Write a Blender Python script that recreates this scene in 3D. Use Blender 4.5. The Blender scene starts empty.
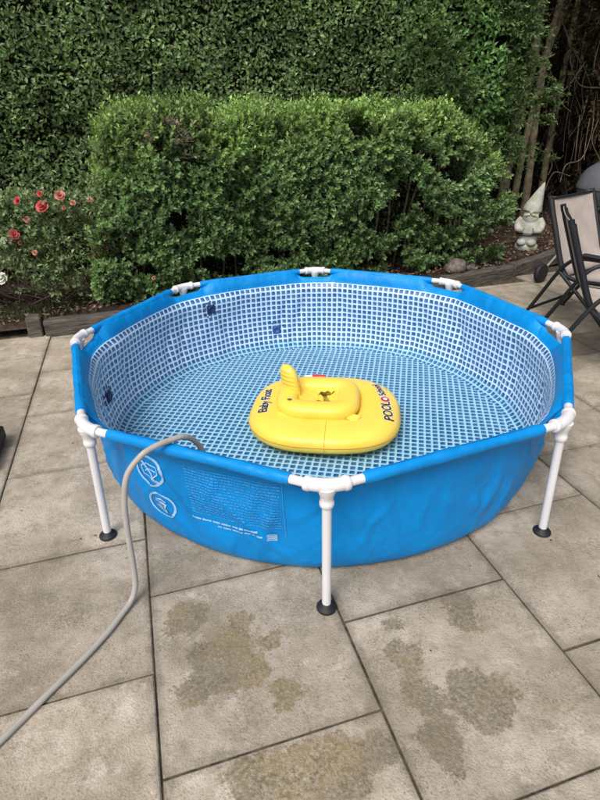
import bpy, math, random
import numpy as np
from mathutils import Vector, Matrix

random.seed(7)
RNG = np.random.default_rng(7)
SC = bpy.context.scene
COL = SC.collection
PI = math.pi
R = math.radians

# ------------------------------------------------------------------ camera
CAM = np.array([-0.0478, -2.4317, 1.4658])
yaw, pitch, roll, FPX = -0.0204, -0.5002, -0.0228, 530.57
fwd = np.array([math.sin(yaw) * math.cos(pitch), math.cos(yaw) * math.cos(pitch), math.sin(pitch)])
rgt = np.array([math.cos(yaw), -math.sin(yaw), 0.0])
upv = np.cross(rgt, fwd)
r2 = rgt * math.cos(roll) + upv * math.sin(roll)
u2 = -rgt * math.sin(roll) + upv * math.cos(roll)
cd = bpy.data.cameras.new('camera')
cam = bpy.data.objects.new('camera', cd)
COL.objects.link(cam)
cam.matrix_world = Matrix(((r2[0], u2[0], -fwd[0], CAM[0]), (r2[1], u2[1], -fwd[1], CAM[1]),
                           (r2[2], u2[2], -fwd[2], CAM[2]), (0, 0, 0, 1)))
cd.sensor_fit = 'VERTICAL'
cd.sensor_height = 24.0
cd.sensor_width = 18.0
cd.lens = FPX / 800 * 24.0
cd.clip_start = 0.05
cd.clip_end = 500
SC.camera = cam
SC.render.engine = 'CYCLES'
SC.render.resolution_x = 768
SC.render.resolution_y = 1024

# ------------------------------------------------------------------ sky, sun, exposure (soft overcast daylight)
SUN_EL, SUN_AZ = R(54), R(205)          # azimuth measured clockwise from +y: behind the camera, a little left
w = bpy.data.worlds.new('World')
SC.world = w
w.use_nodes = True
wn = w.node_tree.nodes
wl = w.node_tree.links
sky = wn.new('ShaderNodeTexSky')
sky.sky_type = 'NISHITA'
sky.sun_disc = False
sky.sun_elevation = SUN_EL
sky.sun_rotation = SUN_AZ
sky.air_density = 1.0
sky.dust_density = 4.0
sky.ozone_density = 1.0
hs = wn.new('ShaderNodeHueSaturation')
hs.inputs['Saturation'].default_value = 0.35
wl.new(sky.outputs[0], hs.inputs['Color'])
wl.new(hs.outputs[0], wn['Background'].inputs['Color'])
wn['Background'].inputs['Strength'].default_value = 0.13
sd = bpy.data.lights.new('sun', 'SUN')
sd.energy = 1.5
sd.angle = R(28)
sd.color = (1.0, 0.96, 0.9)
sun = bpy.data.objects.new('sun', sd)
COL.objects.link(sun)
sdir = Vector((math.sin(SUN_AZ) * math.cos(SUN_EL), math.cos(SUN_AZ) * math.cos(SUN_EL), math.sin(SUN_EL)))
sun.rotation_euler = sdir.to_track_quat('Z', 'Y').to_euler()
sun.location = sdir * 20
SC.view_settings.view_transform = 'Standard'
SC.view_settings.look = 'None'
SC.view_settings.gamma = 1
SC.view_settings.use_curve_mapping = False
SC.view_settings.exposure = 0.5

# ------------------------------------------------------------------ helpers
GA = R(17.2)                              # the paving and the hedges run along this direction
UU = np.array([math.cos(GA), math.sin(GA), 0.0])
VV = np.array([-math.sin(GA), math.cos(GA), 0.0])


def W(u, v, z=0.0):
    return Vector((u * UU[0] + v * VV[0], u * UU[1] + v * VV[1], z))


def Wn(uvz):
    uvz = np.asarray(uvz, float)
    return uvz[:, 0:1] * UU + uvz[:, 1:2] * VV + uvz[:, 2:3] * np.array([0, 0, 1.0])


def srgb(r, g, b):
    f = lambda c: ((c / 255) / 12.92 if c / 255 <= 0.04045 else ((c / 255 + 0.055) / 1.055) ** 2.4)
    return (f(r), f(g), f(b), 1.0)


class NT:
    """small node-tree builder"""
    def __init__(s, name):
        s.m = bpy.data.materials.new(name)
        s.m.use_nodes = True
        s.t = s.m.node_tree
        s.b = s.t.nodes['Principled BSDF']
        s.out = s.t.nodes['Material Output']

    def n(s, typ, **kw):
        nd = s.t.nodes.new('ShaderNode' + typ)
        for k, v in kw.items():
            setattr(nd, k, v)
        return nd

    def l(s, a, b):
        s.t.links.new(a, b)

    def inp(s, sock, v):
        if isinstance(v, bpy.types.NodeSocket):
            s.l(v, sock)
        else:
            sock.default_value = v

    def math(s, op, a, b=0.0, c=0.0):
        nd = s.n('Math', operation=op)
        s.inp(nd.inputs[0], a)
        s.inp(nd.inputs[1], b)
        s.inp(nd.inputs[2], c)
        return nd.outputs[0]

    def noise(s, vec, scale, detail=4, rough=0.55, col=False):
        nd = s.n('TexNoise')
        if vec is not None:
            s.l(vec, nd.inputs['Vector'])
        nd.inputs['Scale'].default_value = scale
        nd.inputs['Detail'].default_value = detail
        nd.inputs['Roughness'].default_value = rough
        return nd.outputs['Color' if col else 'Fac']

    def ramp(s, fac, a, b, lo=(0, 0, 0, 1), hi=(1, 1, 1, 1)):
        nd = s.n('ValToRGB')
        s.l(fac, nd.inputs[0])
        e = nd.color_ramp.elements
        e[0].position, e[1].position = a, b
        e[0].color, e[1].color = lo, hi
        return nd.outputs[0]

    def mix(s, fac, a, b, mode='MIX'):
        nd = s.n('Mix', data_type='RGBA', blend_type=mode)
        s.inp(nd.inputs['Factor'], fac)
        s.inp(nd.inputs['A'], a)
        s.inp(nd.inputs['B'], b)
        return nd.outputs['Result']

    def bump(s, h, strength=0.3, dist=0.01):
        nd = s.n('Bump')
        nd.inputs['Strength'].default_value = strength
        nd.inputs['Distance'].default_value = dist
        s.l(h, nd.inputs['Height'])
        s.l(nd.outputs[0], s.b.inputs['Normal'])

    def coord(s, which='Object'):
        return s.n('TexCoord').outputs[which]

    def pos(s):
        return s.n('NewGeometry').outputs['Position']

    def set(s, **kw):
        names = dict(col='Base Color', rough='Roughness', spec='Specular IOR Level', metal='Metallic',
                     coat='Coat Weight', sheen='Sheen Weight', sss='Subsurface Weight')
        for k, v in kw.items():
            s.inp(s.b.inputs[names[k]], v)
        return s


def simple(name, col, rough=0.5, var=0.12, scale=8.0, spec=0.5, metal=0.0, bump=0.0, bscale=60.0):
    t = NT(name)
    c = t.coord('Object')
    nz = t.noise(c, scale, 5)
    dark = tuple(x * (1 - var * 1.6) for x in col[:3]) + (1,)
    lite = tuple(min(1, x * (1 + var)) for x in col[:3]) + (1,)
    t.set(col=t.ramp(nz, 0.3, 0.7, dark, lite), rough=rough, spec=spec, metal=metal)
    if bump:
        t.bump(t.noise(c, bscale, 4), bump, 0.01)
    return t.m


def tag(o, label=None, cat=None, group=None, kind=None):
    if label:
        o['label'] = label
    if cat:
        o['category'] = cat
    if group:
        o['group'] = group
    if kind:
        o['kind'] = kind
    return o


def empty(name, loc=(0, 0, 0), rz=0.0):
    o = bpy.data.objects.new(name, None)
    o.empty_display_size = 0.1
    COL.objects.link(o)
    o.location = loc
    o.rotation_euler = (0, 0, rz)
    return o


def np_mesh(name, V, F, smooth=False):
    """V (n,3), F (m,k) all faces with the same number of corners"""
    V = np.asarray(V, np.float32)
    F = np.asarray(F, np.int32)
    me = bpy.data.meshes.new(name)
    m, k = F.shape
    me.vertices.add(len(V))
    me.vertices.foreach_set('co', V.ravel())
    me.loops.add(m * k)
    me.loops.foreach_set('vertex_index', F.ravel())
    me.polygons.add(m)
    me.polygons.foreach_set('loop_start', np.arange(m, dtype=np.int32) * k)
    me.polygons.foreach_set('loop_total', np.full(m, k, np.int32))
    me.polygons.foreach_set('use_smooth', np.full(m, smooth))
    me.update(calc_edges=True)
    return me


def link(name, me, mat, parent=None):
    o = bpy.data.objects.new(name, me)
    COL.objects.link(o)
    if mat is not None and len(me.materials) == 0:
        me.materials.append(mat)
    if parent is not None:
        o.parent = parent
    return o


class MB:
    """collects shapes into one mesh"""
    def __init__(s):
        s.v, s.f, s.sm = [], [], []

    def add(s, V, F, smooth=True):
        o = len(s.v)
        s.v += [tuple(p) for p in V]
        s.f += [tuple(i + o for i in f) for f in F]
        s.sm += [smooth] * len(F)
        return s

    def tube(s, path, rad, n=10, caps=True, flat=1.0):
        P = [Vector(p) for p in path]
        rr = rad if hasattr(rad, '__len__') else [rad] * len(P)
        T = []
        for i in range(len(P)):
            a = P[max(i - 1, 0)]
            b = P[min(i + 1, len(P) - 1)]
            T.append((b - a).normalized())
        ref = Vector((0, 0, 1)) if abs(T[0].z) < 0.9 else Vector((1, 0, 0))
        N = (ref - T[0] * ref.dot(T[0])).normalized()
        V, F = [], []
        for i, p in enumerate(P):
            N = (N - T[i] * N.dot(T[i])).normalized()
            B = T[i].cross(N)
            for k in range(n):
                a = 2 * PI * k / n
                V.append(p + (N * math.cos(a) * flat + B * math.sin(a)) * rr[i])
        for i in range(len(P) - 1):
            for k in range(n):
                F.append((i * n + k, i * n + (k + 1) % n, (i + 1) * n + (k + 1) % n, (i + 1) * n + k))
        s.add(V, F)
        if caps:
            s.add(V[:n], [tuple(reversed(range(n)))], False)
            s.add(V[-n:], [tuple(range(n))], False)
        return s

    def lathe(s, prof, c=(0, 0, 0), n=24, M=None, sx=1.0, sy=1.0):
        V, F = [], []
        for r, z in prof:
            for k in range(n):
                a = 2 * PI * k / n
                p = Vector((r * math.cos(a) * sx, r * math.sin(a) * sy, z))
                if M is not None:
                    p = M @ p
                V.append(p + Vector(c))
        for i in range(len(prof) - 1):
            for k in range(n):
                F.append((i * n + k, i * n + (k + 1) % n, (i + 1) * n + (k + 1) % n, (i + 1) * n + k))
        s.add(V, F)
        if prof[0][0] > 1e-5:
            s.add(V[:n], [tuple(reversed(range(n)))], False)
        if prof[-1][0] > 1e-5:
            s.add(V[-n:], [tuple(range(n))], False)
        return s

    def box(s, c, d, M=None, bev=0.0):
        hx, hy, hz = d[0] / 2, d[1] / 2, d[2] / 2
        b = bev
        if b <= 0:
            V = [Vector((x * hx, y * hy, z * hz)) for x in (-1, 1) for y in (-1, 1) for z in (-1, 1)]
            F = [(0, 1, 3, 2), (4, 6, 7, 5), (0, 4, 5, 1), (2, 3, 7, 6), (0, 2, 6, 4), (1, 5, 7, 3)]
        else:
            V, F = [], []
            rings = [(hx - b, hy - b, -hz), (hx, hy, -hz + b), (hx, hy, hz - b), (hx - b, hy - b, hz)]
            for (x, y, z) in rings:
                q = b * 0.6
                for (px, py) in ((-x, -y + q), (-x + q, -y), (x - q, -y), (x, -y + q), (x, y - q), (x - q, y), (-x + q, y), (-x, y - q)):
                    V.append(Vector((px, py, z)))
            for i in range(3):
                for k in range(8):
                    F.append((i * 8 + k, i * 8 + (k + 1) % 8, (i + 1) * 8 + (k + 1) % 8, (i + 1) * 8 + k))
            F.append(tuple(reversed(range(8))))
            F.append(tuple(range(24, 32)))
        V = [(M @ p if M is not None else p) + Vector(c) for p in V]
        s.add(V, F, False)
        return s

    def build(s, name, mat, parent=None):
        me = bpy.data.meshes.new(name)
        me.from_pydata([tuple(p) for p in s.v], [], s.f)
        me.polygons.foreach_set('use_smooth', s.sm)
        me.update()
        return link(name, me, mat, parent)


def catmull(pts, n=8):
    P = [Vector(p) for p in pts]
    P = [P[0] * 2 - P[1]] + P + [P[-1] * 2 - P[-2]]
    out = []
    for i in range(1, len(P) - 2):
        for k in range(n):
            t = k / n
            a, b, c, d = P[i - 1], P[i], P[i + 1], P[i + 2]
            out.append(0.5 * ((2 * b) + (c - a) * t + (2 * a - 5 * b + 4 * c - d) * t * t + (3 * b - a - 3 * c + d) * t ** 3))
    out.append(P[-2])
    return out


_lat = RNG.random((24, 24, 24))


def vnoise(P, freq, off=0.0):
    """value noise 0..1 at points P (n,3)"""
    q = np.asarray(P, float) * freq + off
    i = np.floor(q).astype(int)
    f = q - i
    f = f * f * (3 - 2 * f)
    r = 0
    for dx in (0, 1):
        for dy in (0, 1):
            for dz in (0, 1):
                wgt = (f[:, 0] if dx else 1 - f[:, 0]) * (f[:, 1] if dy else 1 - f[:, 1]) * (f[:, 2] if dz else 1 - f[:, 2])
                r = r + wgt * _lat[(i[:, 0] + dx) % 24, (i[:, 1] + dy) % 24, (i[:, 2] + dz) % 24]
    return r


def unit(a):
    return a / np.maximum(np.linalg.norm(a, axis=1, keepdims=True), 1e-9)


def leaf_mesh(name, C, D, N, L, Wd, tint):
    """folded diamond leaves; C base, D axis, N facing, L length, Wd width, tint (n,3)"""
    D = unit(D)
    N = unit(N - D * (N * D).sum(1, keepdims=True))
    S = np.cross(D, N)
    L = L[:, None]
    Wd = Wd[:, None]
    a = C
    b = C + D * L * 0.5 + S * Wd * 0.5 + N * Wd * 0.14
    c = C + D * L - N * L * 0.08
    d = C + D * L * 0.5 - S * Wd * 0.5 + N * Wd * 0.14
    n = len(C)
    V = np.stack([a, b, c, d], 1).reshape(-1, 3)
    i = np.arange(n)[:, None] * 4
    F = np.concatenate([i + np.array([[0, 1, 2]]), i + np.array([[0, 2, 3]])], 1).reshape(-1, 3)
    me = np_mesh(name, V, F, False)
    at = me.color_attributes.new('tint', 'FLOAT_COLOR', 'POINT')
    cl = np.ones((n * 4, 4), np.float32)
    cl[:, :3] = np.repeat(tint, 4, 0)
    at.data.foreach_set('color', cl.ravel())
    return me


def sprigs(name, P, D, k, slen, llen, lw, tint, jit=0.15, open_=0.9):
    """k leaves spiralling round a shoot at each P pointing along D"""
    n = len(P)
    D = unit(D)
    ref = np.where(np.abs(D[:, 2:3]) < 0.9, np.array([[0, 0, 1.0]]), np.array([[1.0, 0, 0]]))
    A = unit(np.cross(D, ref))
    B = np.cross(D, A)
    t = (np.arange(k) + 0.5) / k
    ph = RNG.random((n, 1)) * 6.28 + np.arange(k)[None] * 2.4 + RNG.normal(0, 0.25, (n, k))
    base = P[:, None] + D[:, None] * (t[None, :, None] * np.asarray(slen).reshape(-1, 1, 1))
    rad = A[:, None] * np.cos(ph)[..., None] + B[:, None] * np.sin(ph)[..., None]
    op = open_ * (1.15 - 0.6 * t)[None, :, None] + RNG.normal(0, jit, (n, k, 1))
    ax = rad * op + D[:, None] * (0.45 + 0.4 * t)[None, :, None]
    nm = D[:, None] * 1.0 - rad * 0.5 + RNG.normal(0, 0.25, (n, k, 3)) + np.array([0, 0, 0.35])
    ll = llen * (0.7 + 0.6 * RNG.random((n, k))) * (1 - 0.25 * t)[None]
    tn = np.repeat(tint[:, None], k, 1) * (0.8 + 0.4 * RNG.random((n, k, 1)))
    tn = tn * (0.50 + 0.95 * t)[None, :, None]  # young tips paler; base leaves darkened to deepen shade within the sprig
    f = lambda x: x.reshape(-1, x.shape[-1])
    return leaf_mesh(name, f(base), f(ax), f(nm), ll.ravel(), (ll * lw * (0.8 + 0.4 * RNG.random((n, k)))).ravel(), f(tn))


# ------------------------------------------------------------------ materials
def leaf_material(name, rough=0.42, trans=0.25, spec=0.4):
    t = NT(name)
    a = t.n('VertexColor', layer_name='tint')
    t.set(col=a.outputs[0], rough=rough, spec=spec)
    tr = t.n('BsdfTranslucent')
    t.l(t.mix(1.0, a.outputs[0], (1.0, 1.1, 0.5, 1), 'MULTIPLY'), tr.inputs[0])
    mx = t.n('MixShader')
    mx.inputs[0].default_value = trans
    t.l(t.b.outputs[0], mx.inputs[1])
    t.l(tr.outputs[0], mx.inputs[2])
    t.l(mx.outputs[0], t.out.inputs[0])
    return t.m


M = {}
M['leaf'] = leaf_material('leaf')
M['leaf_dry'] = leaf_material('leaf_dry', 0.8, 0.15, 0.1)
M['core'] = simple('hedge_shade_core', (0.018, 0.016, 0.010), 1.0, 0.4, 25, 0.0, bump=0.8, bscale=40)  # near-black fill standing in for the shade inside the hedges
M['bark'] = simple('bark', (0.21, 0.175, 0.115), 0.9, 0.35, 14, 0.1, bump=0.7, bscale=45)
M['twig'] = simple('dry_twig', (0.15, 0.115, 0.085), 0.9, 0.35, 10, 0.1)
M['shade_wood'] = simple('shade_dark_fence_wood', (0.012, 0.010, 0.009), 0.95, 0.4, 10, 0.05, bump=0.4)  # near-black colour holds the shade of the right corner
M['pipe'] = simple('white_pipe', (0.66, 0.65, 0.66), 0.35, 0.04, 6, 0.45)
M['rubber'] = simple('black_rubber', (0.012, 0.013, 0.016), 0.6, 0.2, 20, 0.4)
M['hose'] = simple('grey_hose', (0.36, 0.335, 0.305), 0.5, 0.08, 12, 0.4)
M['dark_metal'] = simple('charcoal_powder_coat', (0.010, 0.011, 0.014), 0.5, 0.15, 12, 0.5)
M['lid'] = simple('grey_enamel', (0.10, 0.105, 0.115), 0.5, 0.12, 6, 0.4)
M['steel'] = simple('dull_steel', (0.35, 0.36, 0.38), 0.45, 0.2, 9, 0.5, 0.7)
M['stone'] = simple('garden_stone', (0.17, 0.145, 0.13), 0.9, 0.4, 18, 0.2, bump=0.8, bscale=30)
M['yellow'] = None


def mat_slab():
    t = NT('concrete_slab')
    P = t.pos()
    rnd = t.n('ObjectInfo').outputs['Random']
    ob = t.coord('Object')
    warp = t.n('VectorMath', operation='MULTIPLY_ADD')
    t.l(t.noise(P, 15, 8, 0.78, col=True), warp.inputs[0])
    warp.inputs[1].default_value = (0.20, 0.20, 0)
    t.l(P, warp.inputs[2])
    warp2 = t.n('VectorMath', operation='ADD')
    t.l(warp.outputs[0], warp2.inputs[0])
    warp2.inputs[1].default_value = (-0.10, -0.10, 0)
    blobs = STAINS
    cur = None
    for (x, y, r) in blobs:
        d = t.n('VectorMath', operation='DISTANCE')
        t.l(warp2.outputs[0], d.inputs[0])
        d.inputs[1].default_value = (x, y, 0)
        q = t.math('DIVIDE', d.outputs['Value'], r)
        cur = q if cur is None else t.math('SMOOTH_MIN', cur, q, 0.25)
    stain = t.ramp(cur, 0.86, 1.15, (1, 1, 1, 1), (0, 0, 0, 1))
    # base: pale pinkish grey concrete with cloudy, speckled wear
    n1 = t.noise(P, 3.2, 6, 0.6)
    n2 = t.noise(P, 16, 6, 0.65)
    n3 = t.noise(P, 150, 3, 0.7)
    base = t.ramp(n1, 0.3, 0.72, (0.25, 0.217, 0.175, 1), (0.48, 0.437, 0.38, 1))
    base = t.mix(t.math('MULTIPLY', t.ramp(n2, 0.48, 0.70), 0.6), base, (0.20, 0.172, 0.130, 1))
    pit = t.n('TexVoronoi')
    t.l(P, pit.inputs['Vector'])
    pit.inputs['Scale'].default_value = 95
    pits = t.math('MULTIPLY', t.ramp(pit.outputs['Distance'], 0.12, 0.42, (1, 1, 1, 1), (0, 0, 0, 1)), t.ramp(t.noise(P, 7, 7, 0.7), 0.44, 0.60))
    base = t.mix(t.math('MULTIPLY', pits, 0.75), base, (0.15, 0.128, 0.095, 1))
    pale = t.ramp(t.noise(P, 9.5, 8, 0.75), 0.55, 0.64)
    base = t.mix(t.math('MULTIPLY', pale, 0.5), base, (0.53, 0.49, 0.45, 1))
    base = t.mix(t.ramp(n3, 0.56, 0.74), base, t.mix(1.0, base, (0.55, 0.52, 0.47, 1), 'MULTIPLY'))
    tone = t.ramp(rnd, 0.0, 1.0, (0.86, 0.82, 0.77, 1), (1.18, 1.12, 1.05, 1))
    base = t.mix(1.0, base, tone, 'MULTIPLY')
    # algae patches with a hard ragged edge
    olive = t.ramp(n2, 0.32, 0.62, (0.098, 0.078, 0.050, 1), (0.175, 0.148, 0.102, 1))
    ochre = t.ramp(n2, 0.32, 0.62, (0.120, 0.088, 0.035, 1), (0.225, 0.172, 0.085, 1))
    olive = t.mix(t.ramp(t.noise(P, 4.0, 3, 0.5), 0.44, 0.58), olive, ochre)
    fine = t.ramp(t.noise(P, 85, 4, 0.7), 0.38, 0.62)
    sfac = t.math('MULTIPLY', stain, t.math('MULTIPLY_ADD', fine, 0.55, 0.42))
    base = t.mix(sfac, base, olive)
    # algae also spread generally in weak, broken areas
    gen = t.math('MULTIPLY', t.ramp(t.noise(P, 5.5, 8, 0.72), 0.49, 0.62), t.math('MULTIPLY', fine, 0.66))
    base = t.mix(gen, base, (0.165, 0.14, 0.088, 1))
    wide = t.math('MULTIPLY', t.ramp(t.noise(P, 2.6, 10, 0.68), 0.50, 0.60), t.math('MULTIPLY_ADD', fine, 0.28, 0.14))
    base = t.mix(wide, base, (0.17, 0.142, 0.10, 1))
    # grime along the joints (a band with its own ragged width)
    sx = t.n('SeparateXYZ')
    t.l(ob, sx.inputs[0])
    ex = t.math('MAXIMUM', t.math('ABSOLUTE', sx.outputs[0]), t.math('ABSOLUTE', sx.outputs[1]))
    edge = t.math('ADD', ex, t.math('MULTIPLY', t.math('SUBTRACT', n2, 0.5), 0.045))
    base = t.mix(t.math('MULTIPLY', t.ramp(edge, 0.272, 0.297), 0.45), base, (0.11, 0.095, 0.07, 1))
    t.set(col=base, rough=0.9, spec=0.25)
    vo = t.n('TexVoronoi')
    t.l(P, vo.inputs['Vector'])
    vo.inputs['Scale'].default_value = 170
    h = t.math('ADD', t.math('MULTIPLY', n3, 0.5), t.math('ADD', t.math('MULTIPLY', n2, 0.8), t.math('MULTIPLY', vo.outputs['Distance'], 0.4)))
    t.bump(h, 0.6, 0.006)
    return t.m


STAINS = [(-0.462, -1.242, 0.073), (-0.38, -1.378, 0.062), (-0.293, -1.326, 0.07), (-0.285, -1.251, 0.04), (-0.326, -1.429, 0.084), (-0.39, -1.491, 0.064), (-0.182, -1.327, 0.038), (-0.129, -1.506, 0.051), (-0.238, -1.413, 0.066), (0.211, -1.262, 0.032), (0.233, -1.381, 0.067), (0.244, -1.493, 0.051), (0.281, -1.522, 0.05), (0.445, -1.185, 0.058), (0.448, -1.256, 0.058), (0.421, -1.523, 0.098), (0.285, -1.631, 0.066), (0.297, -1.691, 0.038), (0.486, -1.494, 0.051), (-0.008, -1.703, 0.114), (-0.133, -1.748, 0.098), (0.124, -1.655, 0.052), (-0.209, -1.726, 0.063)]
M['slab'] = mat_slab()


def mat_joint():
    t = NT('joint_sand')
    P = t.pos()
    t.set(col=t.ramp(t.noise(P, 30, 6), 0.35, 0.7, (0.04, 0.032, 0.022, 1), (0.13, 0.105, 0.072, 1)), rough=1.0, spec=0.1)
    t.bump(t.noise(P, 90, 4), 0.8, 0.01)
    return t.m


def mat_soil():
    t = NT('bed_soil')
    P = t.pos()
    c = t.ramp(t.noise(P, 14, 8, 0.7), 0.35, 0.7, (0.035, 0.024, 0.018, 1), (0.13, 0.095, 0.072, 1))
    t.set(col=c, rough=1.0, spec=0.1)
    t.bump(t.noise(P, 45, 6, 0.7), 1.0, 0.03)
    return t.m


def mat_vinyl():
    t = NT('blue_vinyl')
    c = t.coord('Object')
    n = t.noise(c, 3.0, 5)
    t.set(col=t.ramp(n, 0.3, 0.7, (0.0, 0.192, 0.53, 1), (0.0, 0.238, 0.62, 1)), rough=0.45, spec=0.22)
    mp = t.n('Mapping')
    mp.inputs['Scale'].default_value = (1, 1, 0.45)
    t.l(c, mp.inputs['Vector'])
    h = t.math('ADD', t.noise(mp.outputs[0], 7, 3, 0.45), t.math('MULTIPLY', t.noise(c, 30, 3), 0.12))
    t.bump(h, 0.6, 0.045)
    return t.m


def mat_mosaic():
    t = NT('mosaic_print_vinyl')
    uv = t.n('UVMap', uv_map='UVMap').outputs[0]
    sp = t.n('SeparateXYZ')
    t.l(uv, sp.inputs[0])
    fu = t.math('SUBTRACT', t.math('FRACT', sp.outputs[0]), 0.5)
    fv = t.math('SUBTRACT', t.math('FRACT', sp.outputs[1]), 0.5)
    au, av = t.math('ABSOLUTE', fu), t.math('ABSOLUTE', fv)
    # rounded square distance (power 6)
    d = t.math('POWER', t.math('ADD', t.math('POWER', au, 6.0), t.math('POWER', av, 6.0)), 1 / 6.0)
    tile = t.ramp(d, 0.335, 0.375, (1, 1, 1, 1), (0, 0, 0, 1))
    fl = t.n('VectorMath', operation='FLOOR')
    t.l(uv, fl.inputs[0])
    wn_ = t.n('TexWhiteNoise', noise_dimensions='2D')
    t.l(fl.outputs[0], wn_.inputs['Vector'])
    inner = t.mix(wn_.outputs[0], (0.042, 0.150, 0.38, 1), (0.085, 0.24, 0.50, 1))
    tile_grad = t.ramp(t.math('ADD', fu, t.math('SUBTRACT', 0.0, fv)), -0.35, 0.45, (0.5, 0.55, 0.62, 1), (1.35, 1.3, 1.2, 1))  # printed gradient across each tile
    inner = t.mix(1.0, inner, tile_grad, 'MULTIPLY')
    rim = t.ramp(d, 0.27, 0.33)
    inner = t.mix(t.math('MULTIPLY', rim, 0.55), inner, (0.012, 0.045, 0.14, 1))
    grout = t.mix(t.noise(t.pos(), 6, 4), (0.50, 0.66, 0.86, 1), (0.58, 0.73, 0.89, 1))
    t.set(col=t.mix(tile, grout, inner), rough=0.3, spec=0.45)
    t.bump(t.noise(t.pos(), 9, 3, 0.4), 0.35, 0.02)
    return t.m


def mat_water():
    t = NT('shallow_water')
    t.t.nodes.remove(t.b)
    tr = t.n('BsdfTransparent')
    tr.inputs[0].default_value = (0.82, 0.96, 0.95, 1)
    gl = t.n('BsdfGlossy')
    gl.inputs['Roughness'].default_value = 0.03
    fr = t.n('Fresnel')
    fr.inputs['IOR'].default_value = 1.33
    bp = t.n('Bump')
    bp.inputs['Strength'].default_value = 0.12
    bp.inputs['Distance'].default_value = 0.02
    t.l(t.noise(t.pos(), 7, 3), bp.inputs['Height'])
    t.l(bp.outputs[0], gl.inputs['Normal'])
    t.l(bp.outputs[0], fr.inputs['Normal'])
    mx = t.n('MixShader')
    t.l(fr.outputs[0], mx.inputs[0])
    t.l(tr.outputs[0], mx.inputs[1])
    t.l(gl.outputs[0], mx.inputs[2])
    t.l(mx.outputs[0], t.out.inputs[0])
    return t.m


def mat_yellow():
    t = NT('yellow_vinyl')
    c = t.coord('Object')
    t.set(col=t.ramp(t.noise(c, 5, 4), 0.3, 0.7, (0.85, 0.57, 0.065, 1), (0.91, 0.64, 0.10, 1)), rough=0.36, spec=0.4, sss=0.0)
    t.bump(t.noise(c, 22, 3, 0.5), 0.18, 0.012)
    return t.m


def mat_sling():
    t = NT('beige_mesh_fabric')
    c = t.coord('Object')
    wv = t.n('TexWave', wave_type='BANDS', bands_direction='Y')
    t.l(c, wv.inputs['Vector'])
    wv.inputs['Scale'].default_value = 55
    wv.inputs['Distortion'].default_value = 1.5
    base = t.ramp(t.noise(c, 9, 5), 0.3, 0.7, (0.36, 0.31, 0.275, 1), (0.47, 0.41, 0.37, 1))
    t.set(col=t.mix(t.math('MULTIPLY', wv.outputs['Fac'], 0.3), base, (0.30, 0.255, 0.225, 1)), rough=0.85, spec=0.2)
    t.bump(t.noise(c, 180, 2), 0.3, 0.003)
    return t.m


def mat_timber():
    t = NT('weathered_timber')
    c = t.coord('Object')
    mp = t.n('Mapping')
    mp.inputs['Scale'].default_value = (2.5, 22, 22)
    t.l(c, mp.inputs['Vector'])
    n = t.noise(mp.outputs[0], 3, 6, 0.6)
    t.set(col=t.ramp(n, 0.3, 0.7, (0.035, 0.03, 0.026, 1), (0.155, 0.135, 0.115, 1)), rough=0.95, spec=0.15)
    t.bump(n, 0.9, 0.012)
    return t.m


def mat_gnome():
    t = NT('lichen_cast_stone')
    c = t.coord('Object')
    n = t.noise(c, 16, 6, 0.6)
    base = t.ramp(n, 0.3, 0.7, (0.30, 0.30, 0.26, 1), (0.52, 0.52, 0.50, 1))
    t.set(col=t.mix(t.ramp(t.noise(c, 9, 6, 0.7), 0.5, 0.62), base, (0.36, 0.36, 0.20, 1)), rough=0.95, spec=0.2)
    t.bump(t.noise(c, 50, 4), 0.6, 0.01)
    return t.m


M['joint'] = mat_joint()
M['soil'] = mat_soil()
M['vinyl'] = mat_vinyl()
M['mosaic'] = mat_mosaic()
M['water'] = mat_water()
M['yellow'] = mat_yellow()
M['sling'] = mat_sling()
M['timber'] = mat_timber()
M['gnome'] = mat_gnome()
M['print'] = simple('pale_blue_print', (0.30, 0.50, 0.74), 0.5, 0.1, 9)
M['print_faint'] = simple('faint_blue_print', (0.055, 0.30, 0.64), 0.5, 0.1, 9)
M['ink'] = simple('black_ink', (0.02, 0.018, 0.02), 0.45, 0.05, 9)
M['white_ink'] = simple('white_ink', (0.72, 0.70, 0.70), 0.45, 0.05, 9)
M['red'] = simple('red_plastic', (0.52, 0.02, 0.03), 0.4, 0.1, 9)
M['white_plastic'] = simple('white_plastic', (0.75, 0.74, 0.74), 0.4, 0.05, 9)
M['fitting'] = simple('dark_blue_fitting', (0.010, 0.022, 0.10), 0.4, 0.2, 9)
M['fitting_blue'] = simple('blue_fitting', (0.03, 0.10, 0.32), 0.4, 0.2, 9)
M['seam'] = simple('yellow_weld', (0.60, 0.33, 0.025), 0.45, 0.1, 9)
M['rose_red'] = simple('rose_petal_red', (0.58, 0.11, 0.105), 0.6, 0.25, 30, 0.2)
M['rose_pink'] = simple('rose_petal_pink', (0.58, 0.24, 0.19), 0.6, 0.25, 30, 0.2)
M['rose_white'] = simple('rose_petal_white', (0.80, 0.79, 0.75), 0.6, 0.06, 30, 0.2)

# ------------------------------------------------------------------ ground and patio
g = MB()
g.add([(-60, -60, -0.045), (60, -60, -0.045), (60, 60, -0.045), (-60, 60, -0.045)], [(0, 1, 2, 3)], False)
tag(g.build('ground', M['soil']), kind='structure')
patio = MB()
c4 = [W(-4.6, -4.2, -0.009), W(6.2, -4.2, -0.009), W(6.2, 2.2, -0.009), W(-4.6, 2.2, -0.009)]
patio.add(c4, [(0, 1, 2, 3)], False)
patio = tag(patio.build('patio', M['joint']), kind='structure')
slab_cache = {}


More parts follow.
